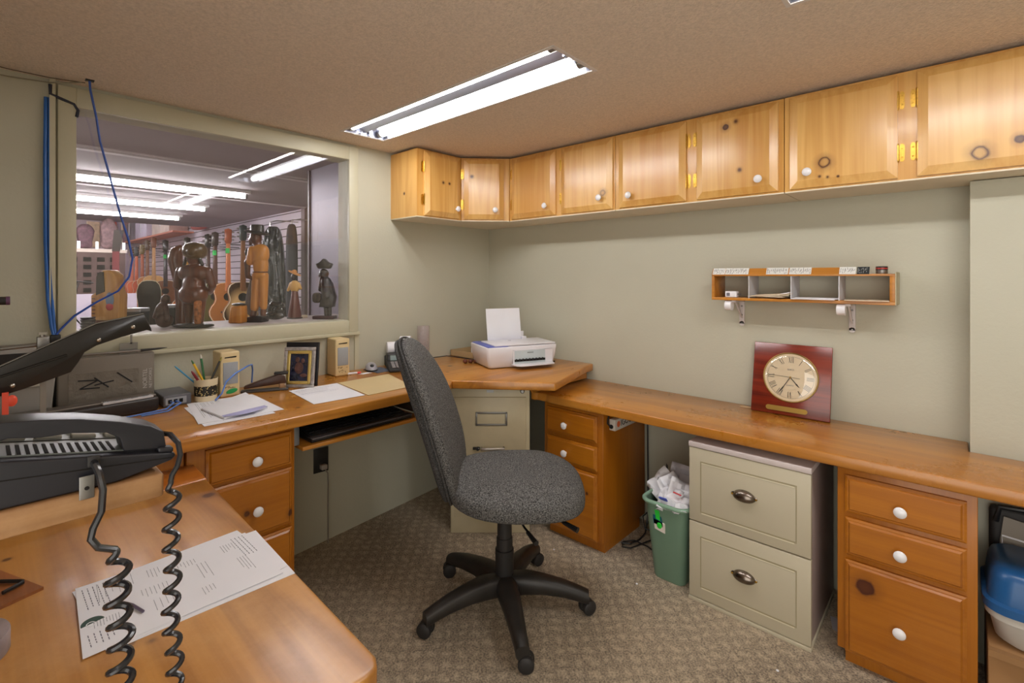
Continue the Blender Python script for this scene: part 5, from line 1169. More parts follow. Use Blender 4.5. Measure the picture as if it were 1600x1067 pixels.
solo('coiled_cord', M().tube(c2, 0.0032, 8), CORD, 'right coiled black cord hanging from the right end of the handset', 'cord')
# small tube end at far left
t = thing('microphone_boom', 'dark rod with a violet end poking in at the left edge above the telephone', 'rod', (0.5, -2.30, 1.215))
part('rod', M().tube([(0, -0.695, 0.004), (0, -0.02, 0)], 0.011, 18), BLACKM, t)
part('end_cap', M().tube([(0, -0.02, 0), (0, -0.012, 0)], 0.0115, 18), mat('violet_cap', (96, 62, 96), 0.4), t)

# wiring in the window corner
for k, (dy, lbl) in enumerate(((0.0, 'left blue cable running down the wall left of the window'), (0.011, 'right blue cable running down the wall left of the window'))):
    solo('blue_cable', M().tube([(0.012, -2.209+dy, 1.912), (0.014, -2.211+dy, 1.7), (0.014, -2.210+dy, 1.4), (0.016, -2.204+dy, 1.2), (0.024, -2.195+dy*0.6, 1.10), (0.030, -2.190+dy*0.4, 1.074)], 0.0052, 8), BLUEC, lbl, 'cable', group='blue cables beside the window')
solo('blue_cable', M().tube([(0.096, -2.101, 1.979), (0.085, -2.098, 1.95), (0.060, -2.078, 1.86), (0.045, -2.066, 1.78), (0.035, -2.035, 1.65), (0.028, -2.005, 1.52), (0.024, -1.978, 1.42), (0.022, -1.966, 1.35), (0.022, -1.976, 1.28), (0.024, -2.010, 1.225), (0.026, -2.074, 1.185), (0.028, -2.135, 1.138), (0.032, -2.170, 1.095), (0.034, -2.183, 1.074)], 0.0036, 8), mat('deep_blue_cable', (40, 80, 170), 0.4), 'single blue cable looping from the ceiling across the window', 'cable')
t = thing('cable_gland', 'black cable boot where the blue cables meet below the window corner', 'cable boot', (0.030, -2.186, 1.045))
part('boot', M().box(-0.008, 0.012, -0.014, 0.014, 0, 0.030), BLACK, t, bevel=0.003)
part('stub', M().box(-0.002, 0.006, -0.006, 0.006, -0.262, 0.0), BLACK, t)
DW = mat('dark_wire', (34, 36, 52), 0.5)
solo('ceiling_wire', M().tube([(0.02, -2.198, 1.958), (0.018, -2.197, 1.925), (0.016, -2.168, 1.915), (0.014, -2.135, 1.905), (0.014, -2.124, 1.885), (0.014, -2.128, 1.86)], 0.0055, 8), DW, 'dark cable bundle bent over the top left corner of the window frame', 'wire')
solo('ceiling_wire', M().tube([(0.05, -2.42, 1.975), (0.04, -2.30, 1.974), (0.05, -2.20, 1.972), (0.07, -2.11, 1.975)], 0.0018, 6), mat('brown_wire', (96, 80, 62), 0.6), 'thin brown wire stapled along the ceiling edge above the window', 'wire')
solo('ceiling_wire', M().tube([(0.03, -2.50, 1.950), (0.02, -2.30, 1.955), (0.025, -2.20, 1.962), (0.07, -2.12, 1.974)], 0.0022, 6), mat('grey_wire', (140, 134, 114), 0.6), 'thin grey wire sagging along the wall top, left of the window', 'wire')
t = thing('cable_hook', 'small black hook in the ceiling above the window', 'hook', (0.096, -2.101, 1.981))
part('hook_plate', M().box(-0.010, 0.010, -0.012, 0.012, -0.004, -0.0005), BLACK, t)
# ================================================================ THE SHOP BEHIND THE GLASS
SC = mat('shop_ceiling', (168, 158, 160), 0.8, var=0.05, vs=3)
m = M().box(-5.60, -0.10, -6.0, 0.10, CZ, CZ+0.06)
struct('ceiling_shop', m, SC, smooth=0)
struct('ceiling_shop_far', M().box(-10.1, -5.60, -6.0, 0.10, 2.75, 2.80).box(-5.62, -5.58, -6.0, 0.10, CZ+0.06, 2.75), SC, smooth=0)
struct('floor_shop', M().box(-10.1, -0.10, -6.0, 0.10, -0.05, 0.0), mat('shop_floor', (120, 112, 108), 0.7), smooth=0)
struct('wall_shop_far', M().box(-10.15, -10.1, -6.0, 0.1, 0, 2.8), mat('shop_far_wall', (176, 160, 166), 0.8, var=0.2, vs=2), smooth=0)
struct('wall_shop_left', M().box(-10.1, -0.10, -6.05, -6.0, 0, 2.8), mat('shop_left_wall', (170, 160, 160), 0.8), smooth=0)
def slat_mat():
    m, N, L, b = nt('slatwall'); b.inputs['Roughness'].default_value = 0.45
    tc = N.new('ShaderNodeTexCoord'); sp = N.new('ShaderNodeSeparateXYZ'); L.new(tc.outputs['Object'], sp.inputs[0])
    a = N.new('ShaderNodeMath'); a.operation = 'MULTIPLY'; a.inputs[1].default_value = 1/0.0815; L.new(sp.outputs[2], a.inputs[0])
    f = N.new('ShaderNodeMath'); f.operation = 'FRACT'; L.new(a.outputs[0], f.inputs[0])
    g = N.new('ShaderNodeMath'); g.operation = 'LESS_THAN'; g.inputs[1].default_value = 0.13; L.new(f.outputs[0], g.inputs[0])
    x = N.new('ShaderNodeMix'); x.data_type = 'RGBA'; L.new(g.outputs[0], x.inputs[0]); x.inputs[6].default_value = lin((212, 202, 212)); x.inputs[7].default_value = lin((60, 48, 52))
    L.new(x.outputs[2], b.inputs['Base Color']); return m
struct('wall_shop_slats', M().box(-10.1, -2.56, -0.10, -0.05, 0, 2.75), slat_mat(), smooth=0)
struct('trim_2', M().box(-2.60, -2.52, -0.13, -0.05, 0, CZ), mat('slat_end_trim', (120, 106, 108), 0.5), smooth=0)
struct('wall_shop_right', M().box(-2.56, -0.10, -0.10, -0.05, 0, CZ), W_WALL, smooth=0)
# grey partition beside the opening and the ledge
struct('partition_shop', M().box(-0.780, -0.10, -0.885, -0.84, 0, CZ), mat('grey_steel_partition', (126, 119, 130), 0.5, metal=0.25, var=0.12, vs=3), smooth=0)
struct('trim_3', M().box(-0.800, -0.780, -0.895, -0.835, 0, CZ), mat('partition_edge', (112, 98, 104), 0.5), smooth=0)
struct('window_ledge', M().box(-0.46, -0.10, -3.0, -0.885, 1.020, WZ0+0.0015), mat('dusty_ledge', (196, 186, 182), 0.6, var=0.05), smooth=0)
struct('trim_4', M().box(-1.15, -1.10, -6, -0.1, CZ-0.012, CZ).box(-1.08, -1.05, -6, -0.1, CZ-0.006, CZ).box(-2.52, -2.49, -6, -0.13, CZ-0.010, CZ), mat('ceiling_strip', (206, 198, 200), 0.5), smooth=0)
# shop tube lights
for k, (x, yr) in enumerate(((-1.95, -0.86), (-3.08, -0.84), (-4.17, -0.80))):
    t = thing('shop_tube_light', ['nearest long bare tube light on the shop ceiling', 'second long bare tube light on the shop ceiling', 'third, farthest long bare tube light on the shop ceiling'][k], 'tube light', (x, yr, CZ), group='tube lights in the shop')
    part('channel', M().box(-0.055, 0.055, -3.6, 0.0, -0.025, 0.0), mat('white_channel', (220, 215, 215), 0.4) if k == 0 else bpy.data.materials['white_channel'], t)
    part('tube', M().tube([(0, -3.56, -0.042), (0, -0.03, -0.042)], 0.019, 12), mat('lit_shop_tube', (255, 255, 255), 0.3, emit=(1, 0.96, 0.98, SHOP)) if k == 0 else bpy.data.materials['lit_shop_tube'], t)
    part('end_holder', M().box(-0.02, 0.02, -0.03, -0.012, -0.062, -0.024), STEEL, t)
for x in (-6.6, -8.2):
    t = thing('shop_tube_light', 'bare tube light high over the far shop, ' + ('nearer of two' if x > -7 else 'farther of two'), 'tube light', (x, -0.8, 2.75), group='tube lights over the far shop')
    part('channel', M().box(-0.055, 0.055, -3.6, 0.0, -0.025, 0.0), bpy.data.materials['white_channel'], t)
    part('tube', M().tube([(0, -3.56, -0.042), (0, -0.03, -0.042)], 0.019, 12), bpy.data.materials['lit_shop_tube'], t)

# guitars on the slatwall
def g_outline(s=1.0):
    half = [(0.0, 0.0), (0.06, 0.002), (0.115, 0.018), (0.160, 0.060), (0.186, 0.115), (0.188, 0.165), (0.168, 0.215), (0.135, 0.262), (0.124, 0.300), (0.130, 0.345), (0.142, 0.385), (0.140, 0.430), (0.118, 0.470), (0.080, 0.492), (0.03, 0.498)]
    p = [(x*s, z) for x, z in half]
    return p + [(-x, z) for x, z in p[::-1][:-1]]
def shrink(p, d):
    cx2, cz2 = 0, 0.25
    return [(x*(1-d/0.16), cz2+(z-cz2)*(1-d/0.25)) for x, z in p]
def guitar(loc, rz, label, side, topc, burst=None, neck=(110, 70, 48), head=(44, 30, 26), tag=None, tilt=0, back=False):
    t = thing('guitar', label, 'guitar', loc, rz, group='guitars along the slatwall')
    g = g_outline(); sm = mat('guitar_side', side, 0.25, coat=0.5, var=0.1); tm = None
    part('body', M().prism(g, -0.05, 0.05, 'xz'), sm, t, bevel=0.003)
    part('binding', M().prism(shrink(g, -0.002), -0.053, -0.049, 'xz'), mat('cream_binding', (226, 212, 180), 0.4), t)
    if burst:
        m, N, L, b = nt('sunburst_top'); b.inputs['Roughness'].default_value = 0.2; b.inputs['Coat Weight'].default_value = 0.5
        tc = N.new('ShaderNodeTexCoord'); mp = N.new('ShaderNodeMapping'); mp.inputs['Location'].default_value = (0, 0, -0.22*4.3); mp.inputs['Scale'].default_value = (5.6, 0, 4.3)
        L.new(tc.outputs['Object'], mp.inputs['Vector']); ln = N.new('ShaderNodeVectorMath'); ln.operation = 'LENGTH'; L.new(mp.outputs[0], ln.inputs[0])
        r = N.new('ShaderNodeValToRGB'); r.color_ramp.elements[0].position = 0.55; r.color_ramp.elements[0].color = lin(topc); r.color_ramp.elements[1].position = 1.1; r.color_ramp.elements[1].color = lin(burst)
        L.new(ln.outputs['Value'], r.inputs[0]); L.new(r.outputs[0], b.inputs['Base Color']); tm = m
    else: tm = mat('guitar_top', topc, 0.22, coat=0.5, var=0.08)
    tp = part('soundboard', M().prism(shrink(g, 0.004), -0.0545, -0.052, 'xz'), tm, t)
    if not back:
        part('soundhole', M().lathe([(0, 0.001), (0.047, 0.001), (0.047, 0)], (0, -0.0545, 0.33), (0, -1, 0), 24), DARK, tp)
        part('bridge', M().box(-0.075, 0.075, -0.063, -0.0545, 0.140, 0.162), mat('bridge_wood', (40, 26, 20), 0.5), tp, bevel=0.002)
    part('neck', M().prism([(-0.029, 0.40), (0.029, 0.40), (0.022, 0.960), (-0.022, 0.960)], -0.068, -0.045, 'xz'), mat('guitar_neck', neck, 0.35, coat=0.3), t, bevel=0.003)
    hd = part('headstock', M().prism([(-0.023, 0.955), (0.023, 0.955), (0.036, 0.985), (0.038, 1.125), (0.0, 1.140), (-0.038, 1.125), (-0.036, 0.985)], -0.066, -0.048, 'xz'), mat('headstock_finish', head, 0.3, coat=0.4), t, bevel=0.002)
    for sx in (-1, 1):
        for z in (1.005, 1.05, 1.095): part('tuning_peg', M().cap((sx*0.038, -0.057, z), (sx*0.056, -0.057, z), 0.007, 0.009, 8), CHROME, hd)
    part('wall_hanger', M().box(-0.035, 0.285, -0.05, -0.03, 0.945, 0.955), BLACKM, t)
    if tag: part('price_tag', M().box(-0.030, 0.012, -0.074, -0.070, 0.845, 0.905), mat('tag', tag, 0.6), t, label='bright price tag')
    return t
GZ = 0.70
rzg = math.radians(82)
GRN = (60, 190, 90)
guitar((-3.58, -0.36, GZ+0.02), rzg, 'sunburst acoustic guitar with a tan centre, rightmost on the slatwall', (150, 104, 56), (206, 168, 112), (58, 36, 20), (120, 78, 44), (48, 56, 54))
guitar((-4.06, -0.36, GZ+0.01), rzg, 'acoustic guitar with glossy orange sides and a green tag, left of the sunburst one', (196, 104, 40), (170, 110, 60), None, (196, 120, 76), (150, 78, 46), GRN)
guitar((-4.53, -0.36, GZ), rzg, 'olive-dark guitar with a green tag behind the carved figure from behind', (60, 50, 30), (88, 84, 50), None, (90, 62, 50), (60, 48, 42), GRN)
guitar((-4.81, -0.36, GZ-0.01), rzg, 'dark-headed guitar just left of the olive-dark one', (50, 40, 34), (70, 62, 50), None, (70, 48, 40), (40, 34, 32))
guitar((-5.73, -0.36, GZ), rzg, 'guitar with an orange neck and a yellow tag, above the carved hat', (150, 80, 40), (176, 100, 50), None, (196, 140, 40), (44, 34, 30), (235, 220, 60))
guitar((-6.92, -0.36, GZ+0.02), rzg, 'brown guitar with a dark neck, left of the red-brown horn', (150, 96, 60), (120, 74, 48), None, (60, 50, 56), (40, 34, 36), GRN)
guitar((-7.68, -0.36, GZ+0.10), rzg, 'pale natural guitar with the tallest maple neck in the far group', (196, 134, 76), (222, 172, 108), None, (206, 160, 112), (130, 80, 60))
guitar((-8.14, -0.36, GZ+0.08), rzg, 'amber guitar with a brown neck in the far group', (180, 110, 60), (196, 130, 80), None, (150, 104, 80), (96, 70, 54))
guitar((-8.54, -0.36, GZ+0.02), rzg, 'reddish guitar with a gold-buttoned head in the far group', (150, 60, 40), (196, 84, 52), None, (170, 90, 60), (120, 100, 56))
guitar((-9.01, -0.36, GZ), rzg, 'orange-red guitar with a dark head, leftmost but one on the slatwall', (170, 70, 40), (226, 112, 74), None, (196, 96, 60), (40, 44, 50))
guitar((-9.41, -0.36, GZ), rzg, 'dusky orange guitar, leftmost on the slatwall', (170, 84, 50), (206, 104, 70), None, (216, 120, 90), (110, 80, 60))
# black guitar standing nearer
t = guitar((-1.05, -1.705, 0.86), math.radians(78), 'glossy black guitar body standing low, just behind the ledge', (60, 34, 30), (22, 14, 16), None, (30, 24, 24), (24, 20, 20), back=True)
t['group'] = 'guitars behind the ledge'; t.scale = (0.40, 0.5, 0.80)
for c_ in list(t.children):
    if c_.name.split('.')[0] in ('neck', 'headstock', 'wall_hanger', 'price_tag'):
        for g_ in list(c_.children): bpy.data.objects.remove(g_)
        bpy.data.objects.remove(c_)
part('stand', M().box(-0.10, 0.10, -0.05, 0.05, -1.075, 0.0), BLACKM, t)
# garments
def clear_film(name, c, lo=0.40, hi=0.62):
    m, N, L, b = nt(name); b.inputs['Roughness'].default_value = 0.18
    tc = N.new('ShaderNodeTexCoord'); mp = N.new('ShaderNodeMapping'); mp.inputs['Scale'].default_value = (9, 9, 3.5); L.new(tc.outputs['Object'], mp.inputs[0])
    n = N.new('ShaderNodeTexNoise'); n.inputs['Scale'].default_value = 1.3; n.inputs['Detail'].default_value = 5; n.inputs['Distortion'].default_value = 1.5; L.new(mp.outputs[0], n.inputs['Vector'])
    bp = N.new('ShaderNodeBump'); bp.inputs['Strength'].default_value = 1; bp.inputs['Distance'].default_value = 0.05; L.new(n.outputs['Fac'], bp.inputs['Height']); L.new(bp.outputs[0], b.inputs['Normal'])
    b.inputs['Base Color'].default_value = lin(c); b.inputs['Coat Weight'].default_value = 1; return m
t = thing('garment_bag', 'black dress hanging in shiny clear plastic on the slatwall', 'garment', (-2.76, -0.31, 0.85), math.radians(62))
def dressfn(p):
    x, y, z = p; f = (0.5-z)/1.0
    w3 = 0.030*noise.noise(Vector((x*26, 1.0 if y > 0 else 5.0, z*5)))+0.014*noise.noise(Vector((x*60, 3.0, z*16)))
    return (x*(0.55+0.55*min(1, max(0, f))), y+w3, z)
part('dress', M().blob((-0.03, 0, 0.42), (0.145, 0.05, 0.50), 0.7, 90, 70, fn=dressfn, e2=0.5), mat('black_dress', (26, 26, 28), 0.6), t, smooth=80)
part('plastic_sleeve', M().blob((-0.03, -0.012, 0.46), (0.155, 0.06, 0.48), 0.7, 110, 90, fn=dressfn, e2=0.5), clear_film('glossy_film', (44, 48, 48)), t, smooth=80)
part('hanger_hook', M().tube([(-0.06, 0, 0.90), (-0.06, 0, 0.98), (0.0, 0, 1.0), (0.20, 0.08, 1.0)], 0.006, 6), CHROME, t)
t = thing('garment_bag', 'narrow dark coat hanging to the right of the plastic-wrapped dress', 'garment', (-2.50, -0.30, 0.80), math.radians(62))
part('coat', M().blob((0.03, 0, 0.50), (0.055, 0.04, 0.50), 0.7, 30, 20, e2=0.5), mat('slate_coat', (54, 54, 60), 0.7), t, smooth=80)
part('hanger_hook', M().tube([(0.03, 0, 0.98), (0.03, 0, 1.04), (0.20, -0.03, 1.04)], 0.006, 6), CHROME, t)

# ---- things standing on the ledge
LZ = WZ0+0.002
RZ2 = math.radians(42.5)
CARV = wood('dark_carved_wood', (112, 58, 34), (66, 30, 18), 'z', rough=0.28, coat=0.5, seed=3, scale=2)
CARVB = mat('ebony_carving', (44, 40, 38), 0.4, var=0.3, vs=40, coat=0.3)
HONEY = wood('honey_carved_wood', (204, 140, 62), (168, 100, 38), 'z', rough=0.35, coat=0.3, seed=5, scale=2)
def ledge_thing(name, label, cat, x, y, rz=RZ2): return thing(name, label, cat, (x, y, LZ), rz)
# figure seen from behind, with a broad hat
t = ledge_thing('carved_figure', 'red-brown wooden figure seen from behind, round hat, oval base, on the window ledge', 'figurine', -0.160, -1.712)
m = M()
m.cap((0.0, 0, 0.155), (0.0, 0, 0.205), 0.052, 0.045, 18).blob((0.0, 0.0, 0.245), (0.066, 0.036, 0.040), 0.8, 22, 14).blob((0.002, -0.008, 0.150), (0.060, 0.046, 0.045), 0.9, 22, 14)
m.cap((0, 0, 0.26), (0, 0, 0.30), 0.022, 0.020).blob((0, 0.0, 0.312), (0.030, 0.03, 0.032))
for sx in (-1, 1):
    m.cap((sx*0.062, 0, 0.255), (sx*0.080, 0.004, 0.190), 0.020, 0.017).cap((sx*0.080, 0.004, 0.190), (sx*0.050, 0.035, 0.160), 0.017, 0.014)
m.cap((0.026, 0, 0.130), (0.022, 0.004, 0.030), 0.026, 0.017).cap((-0.026, 0.012, 0.130), (-0.034, 0.02, 0.030), 0.026, 0.017)
part('body', m, CARV, t, remesh=0.0035)
hm = M().blob((0.006, -0.004, 0.345), (0.049, 0.046, 0.040), 0.9, 28, 16).blob((0.016, -0.044, 0.340), (0.022, 0.012, 0.020), 1, 20, 12)
part('hat', hm, wood('olive_brown_hat', (104, 84, 48), (66, 44, 26), 'x', rough=0.3, coat=0.4, seed=9, scale=3), t, remesh=0.003, label='olive-brown carved hat')
part('base', M().blob((0.0, -0.005, 0.010), (0.090, 0.040, 0.010), 0.8, 30, 8, fn=lambda p: (p.x, p.y, max(p.z, -0.009))), CARVB, t, smooth=60)
for sx in (-1, 1): part('tassel', M().cap((sx*0.030, -0.01, 0.315), (sx*0.040, -0.006, 0.285), 0.006, 0.008, 8), CARVB, t)
for k in range(10): pass
part('mottled_leg_carving', M().cap((0.030, -0.022, 0.125), (0.026, -0.016, 0.020), 0.017, 0.013, 14), mat('mottled_carving', (150, 92, 50), 0.4, var=0.75, vs=70), t)
# tall honey-coloured man with black hat
t = ledge_thing('carved_figure', 'tall honey-coloured wooden man with a black brimmed hat, on the window ledge', 'figurine', -0.242, -1.415)
m = M().blob((0.018, 0, 0.345), (0.042, 0.032, 0.050), 0.8).blob((0.020, 0, 0.285), (0.036, 0.028, 0.050), 0.8).cap((-0.018, -0.012, 0.365), (-0.032, -0.014, 0.300), 0.020, 0.017)
part('torso', m, HONEY, t, remesh=0.0035)
m = M().cap((0.000, 0, 0.225), (-0.012, 0, 0.070), 0.025, 0.020).cap((0.034, 0, 0.225), (0.034, 0, 0.075), 0.024, 0.018).blob((0.017, 0, 0.235), (0.040, 0.028, 0.022), 0.8)
part('trousers', m, HONEY, t, remesh=0.0035)
part('waistband', M().lathe([(0.037, 0), (0.039, 0.002), (0.037, 0.005)], (0.018, 0, 0.250), n=28, sx=1, sy=0.75), CARV, t)
m = M().blob((-0.004, -0.002, 0.425), (0.028, 0.026, 0.034), 0.9).blob((-0.030, -0.002, 0.415), (0.010, 0.012, 0.020)).blob((-0.032, -0.002, 0.398), (0.008, 0.01, 0.012)).cap((0.004, 0, 0.400), (0.008, 0, 0.375), 0.018, 0.020)
part('head', m, CARV, t, remesh=0.003, label='red-brown carved head')
m = M().cap((-0.040, -0.014, 0.305), (-0.042, -0.010, 0.230), 0.016, 0.012).cap((-0.042, -0.010, 0.235), (-0.012, -0.012, 0.215), 0.012, 0.010)
part('forearm', m, CARV, t, remesh=0.003)
part('hat_brim', M().blob((0.0, 0, 0.452), (0.060, 0.044, 0.009), 0.9, 30, 8, fn=lambda p: (p.x, p.y, p.z-0.16*p.x+1.2*p.y*p.y*0)), CARVB, t, smooth=70)
part('hat_crown', M().lathe([(0.034, 0.0), (0.032, 0.035), (0.028, 0.040), (0, 0.034)], (0.002, 0, 0.452), n=24, sy=0.8), CARVB, t)
part('pouch', M().blob((-0.046, 0.0, 0.352), (0.014, 0.018, 0.020)), CARVB, t)
part('shin', M().cap((-0.012, 0, 0.075), (-0.020, 0, 0.035), 0.014, 0.016, 10).cap((0.034, 0, 0.075), (0.032, 0, 0.035), 0.013, 0.014, 10), CARV, t)
part('walking_skirt', M().prism([(-0.030, 0.03), (-0.022, 0.21), (-0.030, 0.215), (-0.052, 0.13), (-0.058, 0.05)], -0.012, 0.008, 'xz'), mat('grey_carved_cloak', (96, 84, 84), 0.6), t, bevel=0.004)
part('base', M().prism([(-0.080, 0.0), (0.045, 0.0), (0.050, 0.030), (0.010, 0.034), (-0.040, 0.026)], -0.035, 0.035, 'xz'), CARVB, t, bevel=0.006)
# dark stooped figure with pointed hat
t = ledge_thing('carved_figure', 'near-black stooped wooden figure with a pointed hat, rightmost on the ledge', 'figurine', -0.160, -1.100)
m = M().cap((0.010, 0, 0.200), (0.020, 0, 0.120), 0.030, 0.034).blob((0.024, 0, 0.115), (0.040, 0.028, 0.050), 0.8).cap((-0.010, 0, 0.225), (-0.018, -0.01, 0.160), 0.016, 0.012)
m.prism([(-0.022, 0.065), (0.052, 0.065), (0.062, 0.120), (0.040, 0.200), (0.0, 0.16)], -0.022, 0.022, 'xz')
m.blob((-0.002, 0, 0.246), (0.026, 0.022, 0.026)).blob((-0.022, 0, 0.236), (0.010, 0.010, 0.014))
m.cap((0.008, 0, 0.075), (0.010, 0, 0.012), 0.011, 0.010).cap((0.030, 0, 0.075), (0.032, 0, 0.012), 0.010, 0.009)
part('body', m, CARVB, t, remesh=0.003)
part('hat', M().prism([(-0.044, 0.300), (-0.030, 0.302), (-0.016, 0.312), (0.0, 0.330), (0.022, 0.308), (0.046, 0.300), (0.032, 0.272), (-0.030, 0.272)], -0.022, 0.022, 'xz'), CARVB, t, bevel=0.008)
part('basket', M().blob((-0.038, -0.004, 0.115), (0.024, 0.018, 0.028), 0.7), mat('woven_dark_basket', (70, 64, 56), 0.7, var=0.5, vs=90), t)
part('base', M().box(-0.055, 0.060, -0.028, 0.028, 0.0, 0.018), mat('plum_base', (70, 46, 48), 0.4), t, bevel=0.004)
# small figure with straw hat
t = ledge_thing('carved_figure', 'small figure in a yellow top, straw hat and red-brown skirt, on the window ledge', 'figurine', -0.315, -1.192)
part('skirt', M().lathe([(0, 0), (0.034, 0), (0.036, 0.01), (0.022, 0.10), (0.016, 0.145), (0, 0.145)], (0, 0, 0.006), n=22), mat('red_brown_skirt', (96, 40, 34), 0.3, coat=0.4), t)
part('top', M().blob((0, 0, 0.175), (0.024, 0.018, 0.034), 0.8).cap((-0.02, 0, 0.19), (-0.036, 0, 0.155), 0.010, 0.008).cap((0.02, 0, 0.19), (0.032, 0, 0.165), 0.010, 0.008), mat('yellow_top', (216, 170, 96), 0.5), t, remesh=0.0025)
part('head', M().blob((-0.004, 0, 0.228), (0.016, 0.016, 0.020)), mat('dark_carved_head', (42, 34, 36), 0.35), t)
part('straw_hat', M().blob((0.0, 0, 0.248), (0.034, 0.028, 0.006), 1, 22, 8, fn=lambda p: (p.x, p.y, p.z-0.45*p.x)).blob((-0.002, 0, 0.256), (0.014, 0.014, 0.012)), mat('straw', (214, 150, 84), 0.6), t)
part('base', M().lathe([(0, 0), (0.040, 0), (0.040, 0.006), (0, 0.006)], n=22), CARVB, t)
# little pot, dark seated group, black low figures, boxes
t = ledge_thing('wooden_vessel', 'small tan wooden vessel with a dark rim, left of the honey-coloured man', 'vessel', -0.255, -1.500)
part('vessel_body', M().prism([(-0.034, 0.0), (0.036, 0.0), (0.034, 0.088), (-0.022, 0.082)], -0.03, 0.03, 'xz'), HONEY, t, bevel=0.008)
part('rim', M().blob((0.006, 0, 0.092), (0.034, 0.028, 0.008)), CARVB, t)
t = ledge_thing('carved_group', 'dark knobbly carving beside the leg of the figure seen from behind', 'carving', -0.245, -1.806)
m = M().blob((0, 0, 0.035), (0.038, 0.026, 0.034)).blob((-0.008, 0, 0.085), (0.026, 0.02, 0.030)).blob((0.006, 0, 0.128), (0.019, 0.018, 0.022)).cap((-0.02, -0.01, 0.09), (-0.03, -0.02, 0.05), 0.010, 0.008).cap((0.015, -0.01, 0.09), (0.028, -0.02, 0.04), 0.010, 0.009)
part('body', m, mat('dark_speckled_carving', (72, 48, 40), 0.4, var=0.5, vs=60), t, remesh=0.003)
t = ledge_thing('carved_horn', 'tall curved red-brown carving left of the figure seen from behind', 'carving', -0.330, -1.742)
part('horn', M().tube([(0.030, 0, 0.0), (0.034, 0, 0.10), (0.026, 0, 0.19), (0.006, 0, 0.26), (-0.004, 0, 0.31), (0.004, 0, 0.35), (0.026, 0, 0.372)], [0.028, 0.030, 0.029, 0.027, 0.032, 0.026, 0.010], 16), CARV, t, smooth=80)
t = ledge_thing('black_carving', 'low black glossy animal carving right of the honey-coloured man', 'carving', -0.275, -1.315)
m = M().blob((0, 0, 0.024), (0.055, 0.024, 0.022)).cap((-0.030, 0, 0.03), (-0.010, 0, 0.085), 0.012, 0.016).blob((0.022, 0, 0.052), (0.03, 0.02, 0.022)).cap((-0.01, 0, 0.085), (0.03, 0, 0.078), 0.014, 0.018)
part('body', m, mat('gloss_black_carving', (24, 24, 24), 0.2, coat=0.6), t, remesh=0.003)
solo('wood_chock', M().box(-0.345, -0.315, -1.150, -1.120, LZ, LZ+0.014), PAPERC, 'small pale block on the ledge left of the stooped dark figure', 'block')
def box_thing(x, y, w2, h, label, top):
    t = ledge_thing('amplifier_box', label, 'box', x, y)
    part('case', M().box(-w2/2, w2/2, -0.03, 0.03, 0.0, h), mat('grey_black_case', (54, 58, 62), 0.5), t, bevel=0.004)
    part('top_cover', M().box(-w2/2-0.001, w2/2+0.001, -0.031, 0.031, h-top, h+0.002), mat('silver_cover', (176, 182, 192), 0.3, metal=0.5), t, bevel=0.004)
box_thing(-0.385, -1.880, 0.075, 0.085, 'black box with a silver top on the ledge, behind the trimmer blade tip', 0.016)
box_thing(-0.380, -1.745, 0.062, 0.095, 'grey-black box with a silver top, between black guitar and curved horn', 0.014)
t = ledge_thing('carved_house', 'light wooden carving with arched top and painted oval, left on the ledge', 'carving', -0.350, -1.982)
part('body', M().prism([(-0.062, 0.040), (0.058, 0.040), (0.062, 0.15), (0.048, 0.18), (0.044, 0.235), (0.020, 0.258), (-0.010, 0.258), (-0.034, 0.235), (-0.036, 0.165), (-0.062, 0.15)], -0.025, 0.025, 'xz'), wood('pale_carving', (206, 160, 92), (170, 118, 58), 'z', seed=1, rough=0.5), t, bevel=0.006)
part('dark_panel', M().prism([(-0.036, 0.150), (0.000, 0.165), (-0.004, 0.250), (-0.020, 0.250), (-0.034, 0.230)], -0.0285, -0.0245, 'xz'), mat('charcoal_paint', (62, 60, 58), 0.5), t)
part('painted_oval', M().blob((0.022, -0.026, 0.130), (0.018, 0.004, 0.032)), mat('blue_oval', (110, 130, 160), 0.4), t)
part('red_oval', M().blob((0.022, -0.027, 0.100), (0.016, 0.004, 0.016)), mat('crimson_oval', (170, 40, 52), 0.4), t)
for k in range(6): part('notch', M().box(-0.056, -0.042, -0.0262, -0.024, 0.052+k*0.016, 0.056+k*0.016), CARV, t)
part('foot', M().box(-0.050, 0.050, -0.022, 0.022, 0.0, 0.040), CARV, t, bevel=0.003)
t = ledge_thing('dark_coil', 'small dark ribbed reel left of the arched wooden carving', 'reel', -0.300, -2.060)
part('reel', M().lathe([(0, 0), (0.026, 0)]+[(0.026-0.003*(k % 2), 0.006*k) for k in range(1, 11)]+[(0, 0.062)], n=24), mat('dark_ribbed', (52, 48, 50), 0.5), t)
